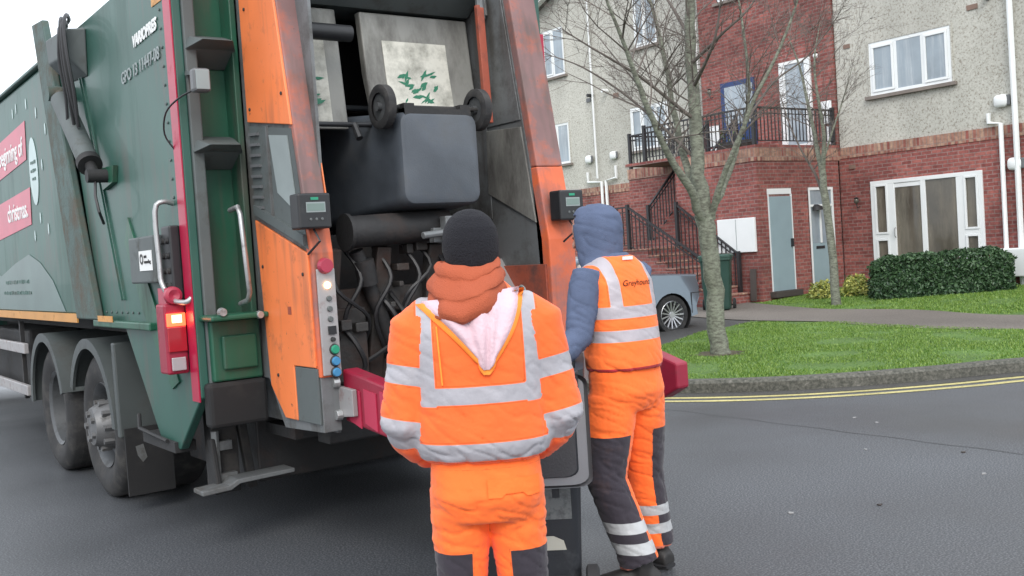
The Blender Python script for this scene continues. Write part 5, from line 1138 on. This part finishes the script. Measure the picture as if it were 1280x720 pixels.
def boots(P, L, toe):
    toe = Vector(toe).normalized(); sdv = Vector((toe.y,-toe.x,0)); a = Vector(L[2]); z0 = L[2][2]-.10
    g0 = Vector((a.x,a.y,z0)); mb = MB()
    mb.rings([(g0-toe*.085+Vector((0,0,.035)),sdv*.036,Vector((0,0,.035))),(g0-toe*.05+Vector((0,0,.05)),sdv*.045,Vector((0,0,.05))),(g0+toe*.04+Vector((0,0,.055)),sdv*.045,Vector((0,0,.054))),(g0+toe*.12+Vector((0,0,.042)),sdv*.05,Vector((0,0,.042))),(g0+toe*.18+Vector((0,0,.034)),sdv*.044,Vector((0,0,.034))),(g0+toe*.205+Vector((0,0,.028)),sdv*.026,Vector((0,0,.024)))],16)
    mb.tube([g0+Vector((0,0,.06)),g0+Vector((0,0,.17))],[.052,.055],14)
    nm = remesh(mb,.008,3,'boot'); o = attach(nm,'boot',['boot'],P)
    s_ = MB(); s_.rings([(g0-toe*.09+Vector((0,0,.012)),sdv*.032,Vector((0,0,.012))),(g0-toe*.05+Vector((0,0,.012)),sdv*.046,Vector((0,0,.012))),(g0+toe*.04+Vector((0,0,.012)),sdv*.043,Vector((0,0,.012))),(g0+toe*.13+Vector((0,0,.012)),sdv*.053,Vector((0,0,.012))),(g0+toe*.205+Vector((0,0,.012)),sdv*.030,Vector((0,0,.012)))],16); s_.build('sole','rubber_hose',o)

def trousers(P, J, zwaist, dark_z, refl, hem_z, seed, fat=1.0):
    mb = MB(); pel = J['pelvis']
    mb.rings([(Vector((pel[0],pel[1],zwaist)),(.165,0,0),(0,.118,0)),(Vector((pel[0],pel[1],zwaist-.08)),(.178,0,0),(0,.130,0)),(Vector((pel[0],pel[1]-.01,zwaist-.17)),(.183,0,0),(0,.138,0)),(Vector((pel[0],pel[1],zwaist-.25)),(.165,0,0),(0,.115,0))],24)
    for L in (J['legR'],J['legL']):
        a,k,b_ = [Vector(q) for q in L]; mb.tube([a,a.lerp(k,.35),a.lerp(k,.7),k,k.lerp(b_,.35),k.lerp(b_,.75),b_.lerp(k,.03)],[q*fat for q in (.098,.096,.087,.080,.078,.076,.080)],18)
    nm = remesh(mb,.008,8,'trousers')
    def fn(p):
        k = .35
        for L in (J['legR'],J['legL']):
            k = max(k,1.5-4*(p-Vector(L[1])).length, 1.5-4.5*(p-Vector(L[2])).length)
        k = max(k, 1.3-5*abs(p.z-(zwaist-.26))); return (k,0)
    fold(nm,.0085,fn,seed,1.3)
    dk,rf,hm = [],[],[]
    for v in nm.vertices:
        p = v.co; dR,dL = armd(p,J['legR']),armd(p,J['legL']); s_ = 1 if dR[0]<dL[0] else -1; L = J['legR'] if s_>0 else J['legL']
        # centre of the leg at this height
        a,k_,b_ = [Vector(q) for q in L]
        if p.z > k_.z: t = (a.z-p.z)/max(.01,a.z-k_.z); c = a.lerp(k_,max(0,min(1,t)))
        else: t = (k_.z-p.z)/max(.01,k_.z-b_.z); c = k_.lerp(b_,max(0,min(1,t)))
        outw = (p.x-c.x)*s_; 
        dk.append(min(dark_z-p.z, outw+.035)); r_ = max([min(z1-p.z,p.z-z0) for z0,z1 in refl]); rf.append(r_); hm.append(hem_z-p.z)
    px_,py_ = J['pelvis'][0],J['pelvis'][1]
    setattr_(nm,'seam',[max(.0022-abs(v.co.x-px_) if v.co.z>zwaist-.30 else -1, .002-abs(v.co.z-(zwaist-.075)), .0018-abs(d_+.003) if v.co.z<zwaist-.1 else -1) for v,d_ in zip(nm.vertices,dk)])
    setattr_(nm,'dark',dk); setattr_(nm,'refl',rf); setattr_(nm,'hem',hm)
    return attach(nm,'trousers',['hivis_trousers'],P)

# ---- worker in the black hat
J1 = dict(head=(.0,.035,1.565),face=(0,1,-.12),neck=(0,.0,1.46),
  torso=[((0,0,.90),.165,.115),((0,0,1.05),.165,.115),((0,0,1.25),.185,.125),((0,0,1.36),.18,.11),((0,0,1.43),.09,.08)],
  armR=((.185,0,1.355),(.250,-.02,1.02),(.178,.13,.885)),armL=((-.185,0,1.355),(-.250,-.02,1.02),(-.178,.13,.885)),
  hdR=(-.8,.45,-.3),hnR=(-.3,-.8,0),hdL=(.8,.45,-.3),hnL=(.3,-.8,0),pelvis=(0,0,.9),
  legR=((.088,0,.80),(.100,.02,.45),(.115,-.01,.10)),legL=((-.088,0,.80),(-.100,.02,.45),(-.115,-.01,.10)))
def jacket(P, J, rings_, name, matn, sleeve, refl_fn, seed, amp=.011, sleeves=True, voxel=.007):
    mb = MB(); mb.rings(rings_,28)
    if sleeves:
        for A in (J['armR'],J['armL']):
            a,e,w_ = [Vector(q) for q in A]; mb.tube([Vector((a.x*.45,a.y,a.z+.015)),Vector((a.x*.80,a.y,a.z+.004)),a.lerp(e,.10)+Vector((a.x*.03,0,0)),a.lerp(e,.5),e,e.lerp(w_,.3),e.lerp(w_,.75),w_],sleeve,18)
    nm = remesh(mb,voxel,12,name)
    def fn(p):
        k = .38
        if sleeves:
            for A in (J['armR'],J['armL']):
                k = max(k,.95-3.5*(p-Vector(A[1])).length,.9-5*(p-Vector(A[0])-Vector((0,0,-.1))).length)
        k = max(k,.9-5*abs(p.z-rings_[0][0][2])); return (k,0)
    fold(nm,amp,fn,seed)
    refl_fn(nm)
    return attach(nm,name,[matn],P)
def build1(P, J):
    body_mesh(P,J); boots(P,J['legR'],(.15,1,0)); boots(P,J['legL'],(-.15,1,0))
    tr_ = trousers(P,J,.95,.60,[(.20,.25),(.30,.35)],.12,3)
    RG = [((0,.0,.893),(.185,0,0),(0,.135,0)),((0,.0,.91),(.207,0,0),(0,.155,0)),((0,-.005,.95),(.225,0,0),(0,.165,0)),((0,-.005,1.08),(.222,0,0),(0,.158,0)),((0,-.01,1.20),(.215,0,0),(0,.152,0)),((0,-.012,1.30),(.212,0,0),(0,.142,0)),((0,-.008,1.375),(.190,0,0),(0,.120,0)),((0,.0,1.43),(.125,0,0),(0,.09,0)),((0,.0,1.47),(.085,0,0),(0,.075,0))]
    def rf(nm):
        R_,E_,Sm = [],[],[]
        for v in nm.vertices:
            p = v.co; a = min(armd(p,J['armR']),armd(p,J['armL'])); isarm = a[0] < .095 and abs(p.x) > .175 and p.z < 1.36 
            if isarm: s_ = a[1]; R_.append(max(min(s_-.155,.215-s_),min(s_-.325,.38-s_)))
            else:
                br = min(.024-abs(abs(p.x)-.165+.0*(p.z)),p.z-1.08) ; R_.append(max(min(p.z-1.085,1.14-p.z),min(p.z-.905,.965-p.z),br))
            E_.append(-1); Sm.append(max(.0022-abs(R_[-1]+.004), .0018-abs(abs(p.x)-.198) if (p.z<1.3 and not isarm) else -1))
        setattr_(nm,'refl',R_); setattr_(nm,'edge',E_); setattr_(nm,'seam',Sm)
    jk = jacket(P,J,[(Vector(c),a,b_) for c,a,b_ in RG],'jacket','hivis_jacket',[.045,.068,.083,.080,.080,.077,.062,.050],rf,1,.012)
    bpy.context.view_layer.update()
    bv = BVHTree.FromPolygons([v.co for v in jk.data.vertices],[tuple(f.vertices) for f in jk.data.polygons])
    def back(x,z,off):
        h_ = bv.ray_cast(Vector((x,-1,z)),Vector((0,1,0))); y = h_[0].y if h_[0] else -.06; y = min(y,-.02) if z > 1.38 else y; return Vector((x,y-off,z))
    def vpad(L,Rr,T,th,name,m,nu=26,nv=20,crease=True):
        q = MB(); vs=[]
        for j in range(nv+1):
            s_ = j/nv*.985
            a = L.lerp(T,s_); b_ = Rr.lerp(T,s_); bw = math.sin(math.pi*min(1,s_)); a.x += .012*bw; b_.x += .026*bw; wdt = (1-s_)**.0
            if s_ > .80: f9 = (s_-.80)/.2; mid = a.lerp(b_,.5); hw = .030*math.sqrt(max(0,1-f9*f9)); a = mid+Vector((-hw if (mid-a).length<hw or f9>0 else 0,0,0)) if f9>0 else a; b_ = mid+Vector((hw,0,0))
            for i in range(nu+1):
                t = i/nu; p = a.lerp(b_,t); p.y = p.y-.05*math.sin(math.pi*t)*0 ; ed = min(t,1-t)*2; prof = math.sqrt(max(0,1-(1-min(1,ed*3))**2))
                bul = th*(.35+.65*prof)*(1-.25*s_); cr_ = (.020*math.exp(-((p.x-.022-.02*(1-s_))/.010)**2)+.012*math.exp(-((p.x+.05-.06*s_)/.010)**2)+.010*math.exp(-((p.x-.085+.05*s_)/.010)**2)) if crease else 0
                ripple = .006*noise.noise(Vector((p.x*16,p.z*9,3)))+.006*math.sin(p.x*55+p.z*14)*prof
                vs.append(back(p.x,p.y,bul-cr_+(ripple if crease else 0)))
        W = nu+1; q.add(vs,[(j*W+i,j*W+i+1,(j+1)*W+i+1,(j+1)*W+i) for j in range(nv) for i in range(nu)])
        k0 = len(q.v); q.add([v+Vector((0,th*.8,0)) for v in vs],[(j*W+i,(j+1)*W+i,(j+1)*W+i+1,j*W+i+1) for j in range(nv) for i in range(nu)])
        return q.build(name,m,P,smooth=80)
    V2 = lambda x,z: Vector((x,z,0))
    vpad(V2(-.190,1.400),V2(.158,1.432),V2(.02,1.172),.020,'hood_edge','fluo_edge',crease=False)
    vpad(V2(-.172,1.408),V2(.142,1.436),V2(.02,1.188),.046,'hood_lining','hood_pink')
    # orange hood rolled round the neck
    mb = MB(); NR,NT = 34,64; vs = []
    prof = [(1.520,.072),(1.526,.084),(1.508,.098),(1.493,.101),(1.484,.095),(1.470,.105),(1.450,.117),(1.433,.122),(1.423,.115),(1.404,.124),(1.380,.126),(1.360,.115),(1.352,.095)]
    for j in range(NR+1):
        u = j/NR*(len(prof)-1); k = min(int(u),len(prof)-2); z = prof[k][0]+(prof[k+1][0]-prof[k][0])*(u-k); r = prof[k][1]+(prof[k+1][1]-prof[k][1])*(u-k); f = j/NR
        for i in range(NT):
            a = 2*math.pi*i/NT; back_ = max(0,-math.sin(a)); zz = z + .045*(1-back_)*f - .020*back_**4*f + .016*f*math.cos(a) + .012*math.sin(a)*(1-f) + .006*math.sin(2*a+5*f)
            rr = r*1.06*(1+.05*noise.noise(Vector((math.cos(a)*2.2,math.sin(a)*2.2,f*5))))*(1-.10*f*(1-back_))
            rr += .0055*math.sin(3*a+9*f)*f+.004*math.sin(7*a-12*f)*f
            vs.append(Vector((rr*math.cos(a)*1.04-.014-.012*f, -.012-.018*f-.060*f*back_+rr*math.sin(a)*.90, zz+.008*noise.noise(Vector((math.cos(a)*3,math.sin(a)*3,f*3+7))))))
    q = MB(); q.add(vs,[(j*NT+i,j*NT+(i+1)%NT,(j+1)*NT+(i+1)%NT,(j+1)*NT+i) for j in range(NR) for i in range(NT)]); hd_ = q.build('hood','hood_orange',P,smooth=80)
    sd2 = hd_.modifiers.new('s','SOLIDIFY'); sd2.thickness = .008; sb2 = hd_.modifiers.new('d','SUBSURF'); sb2.levels = 1; sb2.render_levels = 1
    hat = MB(); hc = Vector(J['head']); tw = lambda v: Vector((v.x,v.y,v.z))
    hat.rings([(hc+Vector((0,-.012,-.062)),(.080,0,0),(0,.100,0)),(hc+Vector((0,-.006,-.01)),(.091,0,0),(0,.112,0)),(hc+Vector((0,-.004,.03)),(.092,0,0),(0,.113,0)),(hc+Vector((0,-.004,.065)),(.086,0,0),(0,.104,0)),(hc+Vector((0,-.004,.098)),(.068,0,0),(0,.082,0)),(hc+Vector((0,-.004,.120)),(.040,0,0),(0,.05,0)),(hc+Vector((0,-.004,.128)),(.012,0,0),(0,.015,0))],30)
    nm = remesh(hat,.007,5,'hat'); attach(nm,'hat',['knit_black'],P)
    # back pocket flap
    bpy.context.view_layer.update(); bt = BVHTree.FromPolygons([v.co for v in tr_.data.vertices],[tuple(f.vertices) for f in tr_.data.polygons])
    q = MB(); vs=[]
    for j in range(5):
        for i in range(13):
            x = .0+.165*i/12; z = .846-.006*i/12-.058*j/4+(.012 if j==4 and 3<i<9 else 0); h_ = bt.ray_cast(Vector((x,-1,z)),Vector((0,1,0))); vs.append(Vector((x,(h_[0].y if h_[0] else -.1)-.006,z)))
    q.add(vs,[(j*13+i,j*13+i+1,(j+1)*13+i+1,(j+1)*13+i) for j in range(4) for i in range(12)]); q.add([v+Vector((0,.012,0)) for v in vs],[(j*13+i,(j+1)*13+i,(j+1)*13+i+1,j*13+i+1) for j in range(4) for i in range(12)])
    setm = q.build('pocket_flap','pocket_orange',P,smooth=60)
    c = MB(); c.tube([back(-.125,1.33,.006),back(-.122,1.25,.007),back(-.118,1.15,.008)],.003,6); c.build('drawstring','fluo_edge',P)
mat('pocket_orange',(1.0,.165,.024),.85,bump=.3,bump_scale=60,var=.06)
person('worker seen from behind in a black knitted hat and orange reflective jacket, arms bent forward',(1.835,2.735,0),R(33),J1,build1)

# ---- worker in the blue hood
HX = Vector((0,.05,0))
J2 = dict(head=(-.03,.085,1.595),face=(-.35,1,-.25),neck=(.0,.03,1.49),
  torso=[((0,-.03,.98),.15,.11),((0,-.02,1.12),.155,.115),((0,-.01,1.3),.17,.12),((0,.0,1.41),.165,.10),((0,.01,1.49),.08,.075)],
  armL=((-.170,.0,1.41),(-.255,-.02,1.15),(-.42,-.0,1.03)),armR=((.170,.02,1.41),(.22,.16,1.15),(.14,.38,1.08)),
  hdL=(-.8,-.1,-.35),hnL=(-.3,-.1,-.9),hdR=(-.4,.9,.1),hnR=(-.7,.1,-.6),pelvis=(0,-.03,.95),
  legL=((-.088,-.03,.86),(-.150,-.03,.50),(-.085,-.15,.115)),legR=((.088,-.03,.86),(.145,.03,.48),(.215,.05,.11)))
def build2(P, J):
    body_mesh(P,J); boots(P,J['legL'],(-.75,.65,0)); boots(P,J['legR'],(.0,1,0))
    trousers(P,J,1.05,.70,[(.185,.235),(.275,.325)],.125,8,1.15)
    # hoodie
    mb = MB(); mb.rings([((0,-.03,1.0),(.155,0,0),(0,.115,0)),((0,-.02,1.2),(.165,0,0),(0,.12,0)),((0,.0,1.38),(.165,0,0),(0,.115,0)),((0,.01,1.46),(.11,0,0),(0,.09,0)),((0,.02,1.51),(.075,0,0),(0,.08,0))],24)
    for A in (J['armR'],J['armL']):
        a,e,w_ = [Vector(q) for q in A]; mb.tube([a.lerp(e,-.1),a.lerp(e,.2),a.lerp(e,.6),e,e.lerp(w_,.4),e.lerp(w_,.8),w_],[.066,.074,.068,.063,.060,.052,.044],16)
    nm = remesh(mb,.008,7,'hoodie'); fold(nm,.009,lambda p:(.8,0),21); attach(nm,'hoodie',['hoodie_blue'],P)
    # raised hood
    hc = Vector(J['head']); fd = Vector((-.35,1,0)).normalized(); sdv = Vector((fd.y,-fd.x,0)); mb = MB()
    mb.rings([(hc+Vector((0,0,.142))-fd*.01,sdv*.02,fd*.03),(hc+Vector((0,0,.128))-fd*.012,sdv*.060,fd*.080),(hc+Vector((0,0,.09))-fd*.018,sdv*.086,fd*.112),(hc+Vector((0,0,.03))-fd*.020,sdv*.096,fd*.120),(hc+Vector((0,0,-.04))-fd*.022,sdv*.095,fd*.112),(hc+Vector((0,0,-.10))-fd*.026,sdv*.098,fd*.102),(hc+Vector((0,-.02,-.15))-fd*.04,sdv*.115,fd*.105),(hc+Vector((.02,-.05,-.19)),sdv*.12,fd*.10)],26)
    nm = remesh(mb,.008,5,'hood')
    # open the face side
    bm = bmesh.new(); bm.from_mesh(nm); dl = []
    for f_ in bm.faces:
        c = f_.calc_center_median()-hc
        if c.dot(fd) > .035 and abs(c.dot(sdv)) < .072 and -.11 < c.z < .095: dl.append(f_)
    bmesh.ops.delete(bm,geom=dl,context='FACES'); bm.to_mesh(nm); bm.free()
    fold(nm,.006,None,33); ho = attach(nm,'hood',['hoodie_blue'],P); sl_ = ho.modifiers.new('s','SOLIDIFY'); sl_.thickness = .008; sl_.offset = -1
    lb_ = MB(); lb_.box(.0,.055,.0,.004,0,.014); 
    # vest
    RG = [((0,-.03,.985),(.178,0,0),(0,.146,0)),((0,-.03,1.03),(.182,0,0),(0,.148,0)),((0,-.025,1.14),(.178,0,0),(0,.146,0)),((0,-.015,1.27),(.178,0,0),(0,.142,0)),((0,-.005,1.38),(.180,0,0),(0,.135,0)),((0,.005,1.45),(.150,0,0),(0,.112,0)),((0,.01,1.495),(.095,0,0),(0,.085,0))]
    def rf(nm):
        R_,E_,T_ = [],[],[]
        for v in nm.vertices:
            p = v.co; zt = p.z+.25*(p.y)*.3
            br = min(.025-abs(abs(p.x)-.115),p.z-1.235); R_.append(max(min(p.z-1.218,1.272-p.z),min(p.z-1.115,1.168-p.z),br)); E_.append(min(1.215-p.z,p.z-.5)*0-1)
            T_.append(max(1.0-p.z, abs(p.x)-.172 if p.z>1.25 else -1, p.z-1.495))
        setattr_(nm,'refl',R_); setattr_(nm,'edge',E_); setattr_(nm,'trim',T_); setattr_(nm,'seam',[.002-abs(q+.004) for q in R_])
    vs_ = jacket(P,J,[(Vector(c),a,b_) for c,a,b_ in RG],'vest','hivis_vest',None,rf,14,.010,sleeves=False)
    bv = BVHTree.FromPolygons([v.co for v in vs_.data.vertices],[tuple(f.vertices) for f in vs_.data.polygons])
    t_ = text('Greyhound',.038,(-.082,-.3,1.36),(1,0,0),(0,0,1),'lettering_brown',P,name='vest_lettering',shear=.3)
    bm = bmesh.new(); bm.from_mesh(t_.data); bmesh.ops.subdivide_edges(bm,edges=bm.edges,cuts=1)
    for v in bm.verts:
        h_ = bv.ray_cast(Vector((v.co.x,-1,v.co.z)),Vector((0,1,0)))
        if h_[0]: v.co.y = h_[0].y-.003
    bm.to_mesh(t_.data); bm.free()
    q = MB(); q.box(-.03,.03,-.098,-.092,1.475,1.49); q.build('neck_label','label_white',P)
person('worker in a raised blue hood and orange reflective vest turned towards the lorry',(3.12,3.50,0),R(-2),J2,build2)

for o in list(bpy.data.objects):
    if '_o' in o: del o['_o']
